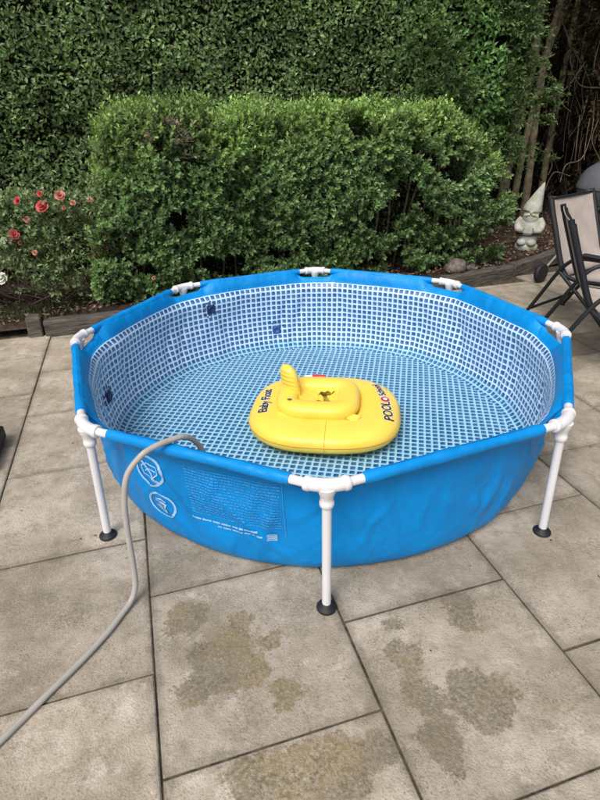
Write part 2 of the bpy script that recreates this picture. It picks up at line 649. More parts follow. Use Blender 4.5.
def slab_mesh(du, dv):
    key = (round(du, 3), round(dv, 3))
    if key not in slab_cache:
        b = MB().box((0, 0, -0.02), (du, dv, 0.04), None, 0.0035)
        me = bpy.data.meshes.new('slab')
        me.from_pydata([tuple(p) for p in b.v], [], b.f)
        me.materials.append(M['slab'])
        slab_cache[key] = me
    return slab_cache[key]


PITCH = 0.6015
for ci in range(-7, 10):
    u0 = -0.32 + PITCH * ci
    off = 0.3 if ci % 2 else 0.0
    vmax = 1.83 if u0 < 2.3 else (2.02 if u0 < 2.8 else 2.13)
    if u0 < -1.6:
        vmax = 1.9
    for rj in range(-7, 4):
        v0 = -0.02 + 0.5985 * rj + off - 0.003
        v1 = v0 + 0.5985
        if v0 > vmax - 0.05:
            continue
        v1 = min(v1, vmax)
        o = bpy.data.objects.new('slab', slab_mesh(PITCH - 0.0062, v1 - v0 - 0.0062))
        COL.objects.link(o)
        o.parent = patio
        o.location = W(u0 + PITCH / 2 + random.uniform(-.0012, .0012), (v0 + v1) / 2 + random.uniform(-.0012, .0012), random.uniform(-0.002, 0.001))
        o.rotation_euler = (random.uniform(-.002, .002), random.uniform(-.002, .002), GA + random.uniform(-.002, .002))

# raised planting bed behind the patio
nu, nv = 90, 40
us = np.linspace(-5.5, 8.0, nu)


def bed_front(u):
    return np.interp(u, [-6, -1.7, -1.3, 1.9, 2.45, 3.45, 8], [1.95, 1.93, 1.90, 1.93, 2.02, 2.42, 4.1])


G = []
for j in range(nv):
    t = j / (nv - 1)
    for i in range(nu):
        v = bed_front(us[i]) + t * (6.5 - bed_front(us[i]))
        G.append((us[i], v, 0.0))
G = np.array(G)
G[:, 2] = 0.075 + 0.05 * vnoise(G, 1.7) + 0.03 * vnoise(G, 6.0)
G[:nu, 2] = 0.05
F = [(j * nu + i, j * nu + i + 1, (j + 1) * nu + i + 1, (j + 1) * nu + i) for j in range(nv - 1) for i in range(nu - 1)]
tag(link('bed_soil', np_mesh('bed_soil', Wn(G), F, True), M['soil']), kind='structure')

# ------------------------------------------------------------------ the pool
RC, AP, HT = 1.2, 1.2 * math.cos(PI / 8), 0.50
CA = [-PI / 2 - k * PI / 4 for k in range(8)]            # corner angles
CP = [Vector((RC * math.cos(a), RC * math.sin(a), HT)) for a in CA]


def roct(th):
    d = np.mod(th + PI / 2 + PI / 8, PI / 4) - PI / 8      # 0 at a corner
    e = PI / 8 - np.abs(d)                                 # angle from the side's middle
    return AP / np.cos(e)


def rtop(th):
    return np.minimum(roct(th), 1.158)


CR = random.Random(3)
CREASES = [(CR.uniform(0, 2 * PI), CR.uniform(0.05, 0.36), CR.uniform(-1.3, 1.3), CR.uniform(0.04, 0.14), CR.uniform(0.003, 0.010), CR.uniform(0.007, 0.016)) for _ in range(90)]


def sheet(th, z, off=0.0, wr=1.0):
    """radius of the hanging liner at angle th and height z"""
    rt = rtop(th)
    rc = 1.058 + 0.30 * (rt - AP)
    w_ = np.clip((z - 0.40) / 0.11, 0, 1)
    w_ = w_ * w_ * (3 - 2 * w_) * 0.5 + w_ * 0.5
    t = np.clip(z / 0.42, 0, 1)
    low = 1.042 + 0.0 * th
    rb = low + (rc - low) * t + 0.016 * np.sin(PI * t)
    fade = np.sin(PI * np.clip(z / 0.47, 0, 1)) ** 0.7
    P = np.stack([np.cos(th) * 1.05, np.sin(th) * 1.05, z * 0.35], -1).reshape(-1, 3)
    n = (vnoise(P, 6.0, 3.1).reshape(th.shape) - 0.5) * 0.034
    P2 = np.stack([np.cos(th) * 1.05 + z * 0.4, np.sin(th) * 1.05, z * 0.8], -1).reshape(-1, 3)
    n = n + (vnoise(P2, 15.0, 1.7).reshape(th.shape) - 0.5) * 0.012
    # puckers running down and in from the corners
    d = np.mod(th + PI / 2 + PI / 8, PI / 4) - PI / 8
    for sgn, k in ((1, 0.16), (-1, 0.13), (1, 0.05)):
        cc = sgn * (k + 0.30 * np.clip(0.40 - z, 0, 1))
        n = n + 0.010 * np.exp(-((d - cc) / 0.022) ** 2) * np.clip((0.46 - z) / 0.2, 0, 1)
    for (t0, z0, sl, ln, am, wd) in (CREASES if off > 0 else ()):
        dd = np.mod(th - t0 - (z0 - z) * sl + PI, 2 * PI) - PI
        n = n + am * np.exp(-(dd / wd) ** 2) * np.exp(-((z - z0) / ln) ** 2)
    return (rt - 0.004) * w_ + rb * (1 - w_) + n * fade * wr + off


pool = tag(empty('frame_pool', (0, 0, 0)), 'round blue paddling pool on a white pipe frame with mosaic lining', 'pool')
NTH = 512
TH = np.linspace(0, 2 * PI, NTH, endpoint=False)
# outer skin
cut = np.clip((roct(TH) - 1.140) / 0.03, 0, 1)
cut = cut * cut * (3 - 2 * cut)
zo = np.concatenate([[0.505, 0.49], np.linspace(0.475, 0.06, 44), [0.035, 0.015, 0.003]])
V = []
for z in zo:
    zz = np.minimum(np.full(NTH, z), 0.505 - 0.04 * cut)
    rr = sheet(TH, zz, 0.004)
    if z < 0.06:
        rr = rr - (0.06 - z) ** 2 * 6
    V.append(np.stack([rr * np.cos(TH), rr * np.sin(TH), zz], 1))
V = np.concatenate(V)
F = [(i * NTH + (k + 1) % NTH, i * NTH + k, (i + 1) * NTH + k, (i + 1) * NTH + (k + 1) % NTH) for i in range(len(zo) - 1) for k in range(NTH)]
F = [tuple(reversed(f)) for f in F]
link('outer_wall', np_mesh('outer_wall', V, F, True), M['vinyl'], pool)
# inner skin: plain band, mosaic wall, fillet, mosaic floor
ZB = 0.440
zi = list(np.linspace(0.521, ZB, 6)) + list(np.linspace(ZB, 0.075, 24))[1:]
rows, uvs = [], []
cut = np.clip((roct(TH) - 1.140) / 0.03, 0, 1)
cut = cut * cut * (3 - 2 * cut)
rm = sheet(TH, np.full(NTH, ZB), -0.002)
for z in zi:
    if z > ZB:                                          # plain band draped over the rail sleeve
        t = (0.521 - z) / (0.521 - ZB)
        zt = 0.5212 - 0.058 * cut
        bl = 0.011 * math.sin(PI * t) ** 0.6 * (1 - cut)
        zz = zt + (ZB - zt) * t + bl * 0.5
        rr = (rtop(TH) - 0.003) * (1 - t) + rm * t - bl * 0.87
    else:
        zz = np.full(NTH, z)
        rr = sheet(TH, zz, -0.002)
    rows.append(np.stack([rr * np.cos(TH), rr * np.sin(TH), zz], 1))
s = 0.0
last = sheet(TH, np.full(NTH, 0.075), -0.002)
for k in range(1, 7):                                   # fillet
    a = k / 6 * PI / 2
    rr = last - 0.065 * (1 - math.cos(a))
    rows.append(np.stack([rr * np.cos(TH), rr * np.sin(TH), np.full(NTH, 0.075 - 0.065 * math.sin(a))], 1))
nwall = len(rows)
TP = 0.0345
for q in (0.93, 0.8, 0.6, 0.4, 0.2, 0.02):              # floor
    rr = (last - 0.065) * q
    P = np.stack([rr * np.cos(TH), rr * np.sin(TH), np.full(NTH, 0.010)], 1)
    P[:, 2] += 0.003 * vnoise(P, 4.0)
    rows.append(P)
V = np.concatenate(rows)
faces, fuv, mats = [], [], []
ncirc = round(2 * PI * 1.06 / TP)
arc = np.zeros(len(rows))
for i in range(1, len(rows)):
    arc[i] = arc[i - 1] + float(np.linalg.norm(rows[i] - rows[i - 1], axis=1).mean())
arc0 = arc[5]
ga = R(-10.5)
ca, sa = math.cos(ga), math.sin(ga)
for i in range(len(rows) - 1):
    for k in range(NTH):
        k2 = (k + 1) % NTH
        faces.append((i * NTH + k2, i * NTH + k, (i + 1) * NTH + k, (i + 1) * NTH + k2))
        mats.append(0 if i < 5 else 1)
        if i < nwall - 1:
            a0, a1 = k / NTH * ncirc, (k + 1) / NTH * ncirc
            t0, t1 = -(arc[i] - arc0) / TP, -(arc[i + 1] - arc0) / TP
            fuv += [(a1, t0), (a0, t0), (a0, t1), (a1, t1)]
        else:
            for (r_, k_) in ((i, k2), (i, k), (i + 1, k), (i + 1, k2)):
                p = rows[r_][k_]
                fuv.append(((p[0] * ca + p[1] * sa) / TP, (-p[0] * sa + p[1] * ca) / TP))
faces = [tuple(f) for f in faces]
me = np_mesh('lining', V, faces, True)
uvl = me.uv_layers.new(name='UVMap')
uvl.data.foreach_set('uv', np.array(fuv, np.float32).ravel())
me.materials.append(M['vinyl'])
me.materials.append(M['mosaic'])
me.polygons.foreach_set('material_index', np.array(mats, np.int32))
tag(link('lining', me, None, pool), 'white and blue mosaic printed lining')

# frame: sleeves, rails, connectors, legs
for k in range(8):
    a, b = CP[k], CP[(k + 1) % 8]
    d = (b - a).normalized()
    L = (b - a).length
    out = Vector(((a + b).x, (a + b).y, 0)).normalized()
    e0, e1 = 0.118, L - 0.118
    MB().tube([a + d * 0.03, b - d * 0.03], 0.0150, 14).build('top_rail', M['pipe'], pool)
    sl = MB()
    pts = []
    n = 26
    for i in range(n + 1):
        t = e0 + (e1 - e0) * i / n
        pts.append(a + d * t)
    rad = [0.0205 + 0.0006 * math.sin(i * 1.3 + k) + 0.0008 * math.sin(i * 0.45 + 2 * k) for i in range(n + 1)]
    rad[0] = rad[-1] = 0.0185
    sl.tube(pts, rad, 16)
    sl.build('rail_sleeve', M['vinyl'], pool)
    # connector at corner a
    pv = CP[(k - 1) % 8]
    d0 = (pv - a).normalized()
    cn = MB()
    path = []
    for i in range(17):
        t = i / 16
        p0, p1, p2 = a + d0 * 0.068, a + Vector((0, 0, 0.0)), a + d * 0.068
        path.append(p0 * (1 - t) ** 2 + p1 * 2 * t * (1 - t) + p2 * t * t)
    cn.tube(path, [0.0215] * 17, 16)
    for q, dd in ((a + d0 * 0.052, d0), (a + d * 0.052, d)):
        cn.tube([q + dd * 0.0, q + dd * 0.003, q + dd * 0.017, q + dd * 0.020], [0.0215, 0.0240, 0.0240, 0.0208], 16)
    cc = (a + (d0 + d) * 0.018)
    cn.lathe([(0.030, -0.006), (0.0285, -0.018), (0.0235, -0.032), (0.0205, -0.044), (0.0205, -0.058), (0.0228, -0.060), (0.0228, -0.074), (0.0200, -0.078)], (cc.x, cc.y, HT), 18)
    cn.build('connector', M['pipe'], pool)
    lg = MB().tube([(cc.x, cc.y, HT - 0.06), (a.x * 1.004, a.y * 1.004, 0.012)], 0.0152, 14).build('leg', M['pipe'], pool)
    ft = MB().lathe([(0.033, 0.0), (0.034, 0.006), (0.030, 0.011), (0.021, 0.014), (0.0185, 0.024), (0.0158, 0.025)], (a.x * 1.004, a.y * 1.004, 0.001), 20)
    ft.build('foot_cap', M['rubber'], lg)


def wallpt(th, z, off):
    r_ = float(sheet(np.array([th]), np.array([z]), 0.004)[0]) + off
    return Vector((r_ * math.cos(th), r_ * math.sin(th), z))


def stroke(mb, pts, w_, c, off=0.0034):
    """flat printed line on the outer wall; pts in metres (x to the right, y up) about the point c = (theta, z)"""
    for (p, q) in zip(pts[:-1], pts[1:]):
        dx, dy = q[0] - p[0], q[1] - p[1]
        ln = math.hypot(dx, dy) or 1e-6
        n = max(1, int(ln / 0.007))
        ox, oy = -dy / ln * w_ / 2, dx / ln * w_ / 2
        ex, ey = dx / ln * w_ * 0.25, dy / ln * w_ * 0.25
        for i in range(n):
            t0, t1 = i / n, (i + 1) / n
            x0, y0, x1, y1 = p[0] + dx * t0 - ex, p[1] + dy * t0 - ey, p[0] + dx * t1 + ex, p[1] + dy * t1 + ey
            V_ = [wallpt(c[0] + x / 1.06, c[1] + y, off) for x, y in ((x0 - ox, y0 - oy), (x1 - ox, y1 - oy), (x1 + ox, y1 + oy), (x0 + ox, y0 + oy))]
            mb.add(V_, [(0, 1, 2, 3)], True)


def circ(r_, n=28):
    return [(r_ * math.cos(2 * PI * i / n), r_ * math.sin(2 * PI * i / n)) for i in range(n + 1)]


PIC1 = (R(-90 - 35.5), 0.335)
PIC2 = (R(-90 - 34.0), 0.185)
pm = MB()
stroke(pm, circ(0.060), 0.010, PIC1)
stroke(pm, [(-0.042, 0.042), (0.042, -0.042)], 0.009, PIC1, 0.0040)
stroke(pm, [(-0.038, 0.012), (-0.012, 0.030), (0.030, 0.022), (0.040, -0.002), (0.012, -0.028), (-0.030, -0.020), (-0.038, 0.012)], 0.005, PIC1)
stroke(pm, [(-0.02, -0.004), (0.0, 0.010), (0.026, 0.004)], 0.005, PIC1)
stroke(pm, [(-0.022, 0.018), (0.01, -0.006), (0.018, -0.02)], 0.004, PIC1)
pm.build('warning_pictogram', M['print'], pool)
pm = MB()
stroke(pm, circ(0.058), 0.008, PIC2)
for l in ([(-0.02, 0.030), (0.004, 0.034), (0.024, 0.026)], [(-0.024, 0.018), (0.0, 0.022), (0.026, 0.012)],
          [(-0.01, 0.012), (0.006, -0.012), (0.010, -0.040)], [(0.022, 0.010), (0.016, -0.016), (0.010, -0.040)],
          [(-0.026, -0.004), (-0.012, -0.022), (0.004, -0.036)], [(-0.016, -0.002), (-0.004, -0.02)], [(0.0, 0.002), (0.012, 0.004)]):
    stroke(pm, l, 0.007, PIC2)
pm.build('warning_pictogram', M['print'], pool)
# block of tiny unreadable print
pm = MB()
cc = (R(-90 - 17.5), 0.30)
for row in range(17):
    y = 0.105 - row * 0.0118
    x = -0.178 + row * 0.0012
    while x < 0.172:
        l_ = random.uniform(0.004, 0.016)
        if random.random() < 0.93:
            stroke(pm, [(x, y + random.uniform(-.001, .001)), (min(x + l_, 0.176), y + random.uniform(-.001, .001))], random.uniform(0.0022, 0.0052), cc)
        x += l_ + random.uniform(0.003, 0.006)
tag(pm.build('fine_print', M['print_faint'], pool), kind='stuff')
pm = MB()
for row, (x0, x1, w_) in enumerate(((-0.165, 0.085, 0.008), (-0.06, 0.11, 0.0055))):
    y = -0.112 - row * 0.016
    x = x0
    while x < x1:
        l_ = random.uniform(0.006, 0.013)
        stroke(pm, [(x, y), (x + l_, y)], w_ * random.uniform(0.7, 1.1), cc)
        x += l_ + random.choice((0.003, 0.003, 0.008))
for i in range(5):
    stroke(pm, [(0.125, -0.118 - i * 0.006), (0.158, -0.118 - i * 0.006)], 0.0045, cc)
tag(pm.build('fine_print', M['print'], pool), kind='stuff')
pm = MB()
stroke(pm, [(0.183, 0.11), (0.187, 0.0), (0.190, -0.13)], 0.0022, cc)
pm.build('seam_line', M['print_faint'], pool)


def inpt(th, z, off):
    r_ = float(sheet(np.array([th]), np.array([z]), -0.002)[0]) - off
    return Vector((r_ * math.cos(th), r_ * math.sin(th), z))


# dark fittings in the inner wall: a square outlet plate, a blue-grey inlet and one near the left corner
for th, z, rr, mt in ((R(129.2), 0.355, 0.030, 'fitting'), (R(104.8), 0.135, 0.030, 'fitting_blue'), (R(183), 0.20, 0.030, 'fitting')):
    p = inpt(th, z, -0.002)
    Mx = Matrix.Rotation(th, 3, 'Z') @ Matrix.Rotation(-PI / 2, 3, 'Y')
    pl = MB().box(p + Mx @ Vector((0, 0, 0.006)), (rr * 1.9, rr * 1.9, 0.010), Mx, 0.003)
    pl.lathe([(rr * 0.8, 0.010), (rr * 0.78, 0.016), (rr * 0.6, 0.017), (rr * 0.55, 0.013), (0.0, 0.013)], p, 16, Mx)
    fo = pl.build('inlet_fitting', M[mt], pool)
    ri = MB()
    for q in range(12):
        a = q * PI / 6
        c_ = p + Mx @ Vector((math.cos(a) * rr * 1.75, math.sin(a) * rr * 1.75, 0.003))
        ri.box(c_, (0.011, 0.008, 0.003), Mx @ Matrix.Rotation(a + 0.4, 3, 'Z'))
    ri.build('printed_surround', M['fitting'], fo)

# water
WZ = 0.052
NW = 128
tw = np.linspace(0, 2 * PI, NW, endpoint=False)
rw = sheet(tw, np.full(NW, 0.075), -0.002) - 0.008
V = np.concatenate([np.stack([rw * np.cos(tw), rw * np.sin(tw), np.full(NW, WZ)], 1), [[0, 0, WZ]]])
me = np_mesh('pool_water', V, [(i, (i + 1) % NW, NW) for i in range(NW)], True)
tag(link('pool_water', me, M['water']), kind='structure')

# ------------------------------------------------------------------ hose
hp = [(-0.40, -0.80, 0.070), (-0.405, -0.825, 0.20), (-0.415, -0.86, 0.34), (-0.433, -0.905, 0.462), (-0.462, -0.950, 0.522), (-0.505, -0.995, 0.5365), (-0.545, -1.032, 0.5365), (-0.580, -1.063, 0.523),
      (-0.621, -1.095, 0.474), (-0.640, -1.115, 0.381), (-0.645, -1.13, 0.261), (-0.644, -1.145, 0.145), (-0.647, -1.160, 0.062), (-0.660, -1.185, 0.0205), (-0.680, -1.235, 0.0106),
      (-0.702, -1.30, 0.0106), (-0.746, -1.394, 0.0106), (-0.807, -1.504, 0.0106), (-0.885, -1.645, 0.0106), (-0.98, -1.80, 0.0106), (-1.12, -1.98, 0.0106)]
tag(MB().tube(catmull(hp, 8), 0.0098, 14).build('hose', M['hose']), 'grey hose hooked over the pool rim and trailing across the slabs', 'hose')

# ------------------------------------------------------------------ baby float
FC = Vector((0.032, -0.045, WZ - 0.022))
FROT = R(-6)
flo = tag(empty('baby_float', FC, FROT), 'yellow inflatable baby float with a seat floating in the pool', 'float')


def sup(t, a, b, e):
    c, s_ = math.cos(t), math.sin(t)
    return (a * math.copysign(abs(c) ** (2 / e), c), b * math.copysign(abs(s_) ** (2 / e), s_))


def ring(name, a, b, e, rx, rz, z, puck, c=(0, 0), n=120, m=24):
    V_, F_ = [], []
    for i in range(n):
        t = 2 * PI * i / n
        x, y = sup(t, a, b, e)
        x2, y2 = sup(t + 0.01, a, b, e)
        tx, ty = x2 - x, y2 - y
        l_ = math.hypot(tx, ty)
        nx, ny = ty / l_, -tx / l_
        for k in range(m):
            p = 2 * PI * k / m
            cx, cz = math.cos(p), math.sin(p)
            ss = 1 + puck * math.sin(i * 0.9 + math.sin(i * 0.37) * 2) * max(0, -cx) + 0.006 * math.sin(i * .31)
            cx2 = math.copysign(abs(cx) ** 0.8, cx)
            cz2 = math.copysign(abs(cz) ** 0.9, cz)
            V_.append((c[0] + x + nx * cx2 * rx * ss, c[1] + y + ny * cx2 * rx * ss, z + cz2 * rz * ss))
    for i in range(n):
        for k in range(m):
            F_.append((i * m + k, i * m + (k + 1) % m, ((i + 1) % n) * m + (k + 1) % m, ((i + 1) % n) * m + k))
    F_ = [tuple(reversed(f)) for f in F_]
    return link(name, np_mesh(name, V_, F_, True), M['yellow'], flo)


RA, RB, RE, RX, RZ = 0.268, 0.232, 3.2, 0.116, 0.060
ring('base_ring', RA, RB, RE, RX, RZ, RZ, 0.012)
SCX, SCY = -0.035, 0.018
ring('seat_ring', 0.156, 0.134, 4.0, 0.057, 0.044, 0.130, 0.03, (SCX, SCY), 96, 20)
# weld seam round the waist of the base ring and across the front
pts = []
for i in range(121):
    t = 2 * PI * i / 120
    x, y = sup(t, RA, RB, RE)
    x2, y2 = sup(t + 0.01, RA, RB, RE)
    l_ = math.hypot(x2 - x, y2 - y)
    rs = RX * (1 + 0.006 * math.sin(i * .31))
    pts.append((x + (y2 - y) / l_ * rs, y - (x2 - x) / l_ * rs, RZ + 0.004))
MB().tube(pts, 0.0026, 6, False).build('weld_seam', M['seam'], flo)
pts = []
for i in range(13):
    p = R(-20 + i * 11)
    cx, cz = math.cos(p), math.sin(p)
    pts.append((0.02, -RB - math.copysign(abs(cx) ** 0.8, cx) * RX * 1.001, RZ + math.copysign(abs(cz) ** 0.9, cz) * RZ * 1.004))
MB().tube(pts, 0.0016, 6, False).build('weld_seam', M['seam'], flo)
# seat bottom with two leg openings
N1, N2 = 14, 14
V, F = [], []
for i in range(N1):
    for j in range(N2):
        x = (i / (N1 - 1) - 0.5) * 0.225
        y = (j / (N2 - 1) - 0.5) * 0.185
        V.append((SCX + x, SCY + y, 0.132 + 0.013 * math.sin(i * 1.9 + j * 0.6) * math.cos(j * 1.3) + 0.01 * math.sin(i * 3.1) + 0.4 * (x * x + y * y)))
for i in range(N1 - 1):
    for j in range(N2 - 1):
        x = ((i + .5) / (N1 - 1) - 0.5) * 0.225 - 0.035
        y = ((j + .5) / (N2 - 1) - 0.5) * 0.185
        if (x / 0.036) ** 2 + ((abs(y) - 0.038) / 0.026) ** 2 < 1:
            continue
        F.append((i * N2 + j, (i + 1) * N2 + j, (i + 1) * N2 + j + 1, i * N2 + j + 1))
link('seat', np_mesh('seat', V, F, True), M['yellow'], flo)
# backrest cushion on the left side, ribbed
V, F = [], []
nb, mb_ = 40, 20
for i in range(nb):
    t = i / (nb - 1)
    z = 0.125 + 0.170 * t
    wd = 0.062 * (max(0, 1 - max(0, (t - 0.55) / 0.45) ** 2.4)) ** 0.5 + 0.0005
    th = 0.032 * (max(0, 1 - max(0, (t - 0.7) / 0.3) ** 2.2)) ** 0.5 * (1 + 0.07 * math.sin(t * 46)) + 0.0005
    for k in range(mb_):
        a = 2 * PI * k / mb_
        bx_, by_ = th * math.cos(a), wd * math.sin(a)
        V.append((SCX - 0.140 - 0.025 * t + bx_ * 0.70 - by_ * 0.71, SCY + 0.040 + bx_ * 0.71 + by_ * 0.70 - 0.0 * t, z))
for i in range(nb - 1):
    for k in range(mb_):
        F.append((i * mb_ + k, i * mb_ + (k + 1) % mb_, (i + 1) * mb_ + (k + 1) % mb_, (i + 1) * mb_ + k))
link('backrest', np_mesh('backrest', V, F, True), M['yellow'], flo)
# tabs that weld the seat to the ring
for (x, y, a) in ((SCX - 0.165, SCY - 0.165, 0.5), (SCX + 0.185, SCY - 0.165, -0.5)):
    tb = MB().box((x, y, 0.119), (0.055, 0.05, 0.004), Matrix.Rotation(a, 3, 'Z') @ Matrix.Rotation(R(8), 3, 'X'), 0.0015)
    tb.build('weld_tab', M['yellow'], flo)
va = MB().lathe([(0.010, 0), (0.010, 0.003), (0.006, 0.005), (0.0, 0.005)], (SCX - 0.135, SCY - 0.112, 0.1755), 12, None, 1.2, 0.7)
va.build('air_valve', M['timber'], flo)
cl = MB().tube([(SCX - 0.095, SCY + 0.225, 0.134), (SCX - 0.05, SCY + 0.225, 0.137)], 0.013, 10).build('clasp', M['white_plastic'], flo)
MB().tube([(SCX - 0.053, SCY + 0.225, 0.137), (SCX - 0.047, SCY + 0.225, 0.138), (SCX + 0.02, SCY + 0.222, 0.137)], [0.012, 0.0165, 0.0165], 10).build('buckle', M['red'], cl)


def ring_height(x, y):
    best = 1e9
    for i in range(160):
        t = 2 * PI * i / 160
        px, py = sup(t, RA, RB, RE)
        best = min(best, math.hypot(px - x, py - y))
    q = min(best / RX, 0.985)
    c = q ** (1 / 0.8)
    return RZ + RZ * math.sqrt(max(0, 1 - c * c)) ** 0.9


def lettering(txt, size, c, ang, mat, off, thick=0.0, name='lettering', space=0.9):
    cu = bpy.data.curves.new('t', 'FONT')
    cu.body = txt
    cu.size = size
    cu.align_x = 'CENTER'
    cu.align_y = 'CENTER'
    cu.offset = thick
    cu.resolution_u = 3
    cu.space_character = space
    ob = bpy.data.objects.new('t', cu)
    COL.objects.link(ob)
    dg = bpy.context.evaluated_depsgraph_get()
    dg.update()
    me_ = bpy.data.meshes.new_from_object(ob.evaluated_get(dg))
    bpy.data.objects.remove(ob)
    ca_, sa_ = math.cos(ang), math.sin(ang)
    for v in me_.vertices:
        x, y = v.co.x, v.co.y
        X, Y = c[0] + x * ca_ - y * sa_, c[1] + x * sa_ + y * ca_
        v.co = (X, Y, ring_height(X, Y) + off)
    me_.materials.clear()
    me_.materials.append(mat)
    return link(name, me_, mat, flo)


for (txt, sz, c, a, sp_) in (('Baby Float', 0.066, (-0.308, -0.01), R(93), 0.9), ('POOL', 0.068, (0.316, -0.065), R(96), 0.95), ('School', 0.054, (0.278, 0.150), R(108), 0.9)):
    lettering(txt, sz, c, a, M['white_ink'], 0.0016, 0.0045, 'lettering_outline', sp_)
    lettering(txt, sz, c, a, M['ink'], 0.0030, 0.0012, 'lettering', sp_)
# round red emblem between the two words
for r0, mt, of in ((0.027, 'white_ink', 0.0018), (0.023, 'red', 0.0032), (0.012, 'white_ink', 0.0046)):
    V = [(0.306, 0.048)]
    V += [(0.306 + r0 * math.cos(2 * PI * i / 20), 0.048 + r0 * 1.15 * math.sin(2 * PI * i / 20)) for i in range(20)]
    V = [(x, y, ring_height(x, y) + of) for x, y in V]
    link('emblem', np_mesh('emblem', V, [(0, 1 + i, 1 + (i + 1) % 20) for i in range(20)], True), M[mt], flo)

# ------------------------------------------------------------------ timber edging, stones
def timber(u0, v0, u1, v1, h, wd, label, z0=-0.01):
    p, q = W(u0, v0), W(u1, v1)
    L = (q - p).length
    a = math.atan2(q.y - p.y, q.x - p.x)
    n = 14
    V_, F_ = [], []
    prof = [(-wd / 2, z0), (-wd / 2, h - 0.015), (-wd / 2 + 0.015, h), (wd / 2 - 0.015, h), (wd / 2, h - 0.015), (wd / 2, z0)]
    for i in range(n + 1):
        x = (i / n - 0.5) * L
        for (y, z) in prof:
            V_.append((x, y + random.uniform(-.004, .004), z + random.uniform(-.004, .004)))
    for i in range(n):
        for k in range(5):
            F_.append((i * 6 + k, i * 6 + k + 1, (i + 1) * 6 + k + 1, (i + 1) * 6 + k))
    b = MB().add(V_, F_, False).add(V_[:6], [(0, 1, 2, 3, 4, 5)], False).add(V_[-6:], [(5, 4, 3, 2, 1, 0)], False)
    o = b.build('timber_edging', M['timber'])
    o.location = ((p.x + q.x) / 2, (p.y + q.y) / 2, 0)
    o.rotation_euler = (0, 0, a)
    return tag(o, label, 'timber', 'old timbers edging the planting bed')


timber(-1.555, 1.905, -0.62, 1.875, 0.115, 0.11, 'old timber edging at the left of the bed, beside the dark post')
timber(-0.60, 1.88, 0.62, 1.89, 0.10, 0.10, 'timber edging at the foot of the hedge behind the pool, left half')
timber(0.64, 1.89, 1.80, 1.885, 0.10, 0.10, 'timber edging at the foot of the hedge behind the pool, right half')
timber(1.82, 1.882, 2.62, 2.02, 0.115, 0.10, 'grey timber edging in front of the stones and dry leaves')
timber(2.64, 2.03, 3.72, 2.48, 0.12, 0.10, 'grey timber edging below the garden gnome')
b = MB().box((0, 0, 0.07), (0.105, 0.10, 0.17), Matrix.Rotation(0.06, 3, 'Y'), 0.014)
o = b.build('timber_post', M['timber'])
o.location = W(-1.625, 1.91)
o.rotation_euler = (0, 0, GA)
tag(o, 'short dark timber post at the left end of the bed', 'post')


def stone(name, u, v, z, s, label, seed):
    n, m = 16, 12
    V_, F_ = [], []
    for i in range(m + 1):
        ph = PI * i / m
        for k in range(n):
            a = 2 * PI * k / n
            V_.append((math.sin(ph) * math.cos(a), math.sin(ph) * math.sin(a), math.cos(ph)))
    V_ = np.array(V_)
    V_ = V_ * (0.82 + 0.36 * vnoise(V_, 1.6, seed))[:, None] * np.array(s)
    for i in range(m):
        for k in range(n):
            F_.append((i * n + k, (i + 1) * n + k, (i + 1) * n + (k + 1) % n, i * n + (k + 1) % n))
    o = link(name, np_mesh(name, V_, F_, True), M['stone'])
    o.location = W(u, v, z)
    o.rotation_euler = (0, 0, seed)
    return tag(o, label, 'stone', 'stones lying in the bed')


stone('garden_stone', 2.02, 2.03, 0.155, (0.115, 0.10, 0.095), 'large rounded brown stone in the bed behind the pool rim', 1.3)
stone('garden_stone', 2.19, 2.07, 0.125, (0.07, 0.06, 0.045), 'small flat brown stone lying right of the large one', 2.9)

# leaf litter on the bed
n = 5200
u_ = RNG.uniform(-2.8, 5.0, n)
v_ = bed_front(u_) + 0.03 + RNG.random(n) ** 1.5 * 1.4
P = np.stack([u_, v_, np.zeros(n)], 1)
P[:, 2] = 0.10 + 0.05 * vnoise(P, 1.7) * 1.0 + RNG.random(n) * 0.02
D = RNG.normal(0, 1, (n, 3)) * np.array([1, 1, 0.35])
Nn = np.array([[0, 0, 1.0]]) + RNG.normal(0, 0.4, (n, 3))
pal = np.array([(0.20, 0.115, 0.085), (0.13, 0.075, 0.05), (0.27, 0.19, 0.14), (0.09, 0.055, 0.04), (0.34, 0.25, 0.20)])
me = leaf_mesh('leaf_litter', Wn(P), D, Nn, RNG.uniform(.022, .05, n), RNG.uniform(.012, .028, n), pal[RNG.integers(0, 5, n)])
tag(link('leaf_litter', me, M['leaf_dry']), 'dry brown fallen leaves strewn over the bed soil', 'leaves', kind='stuff')

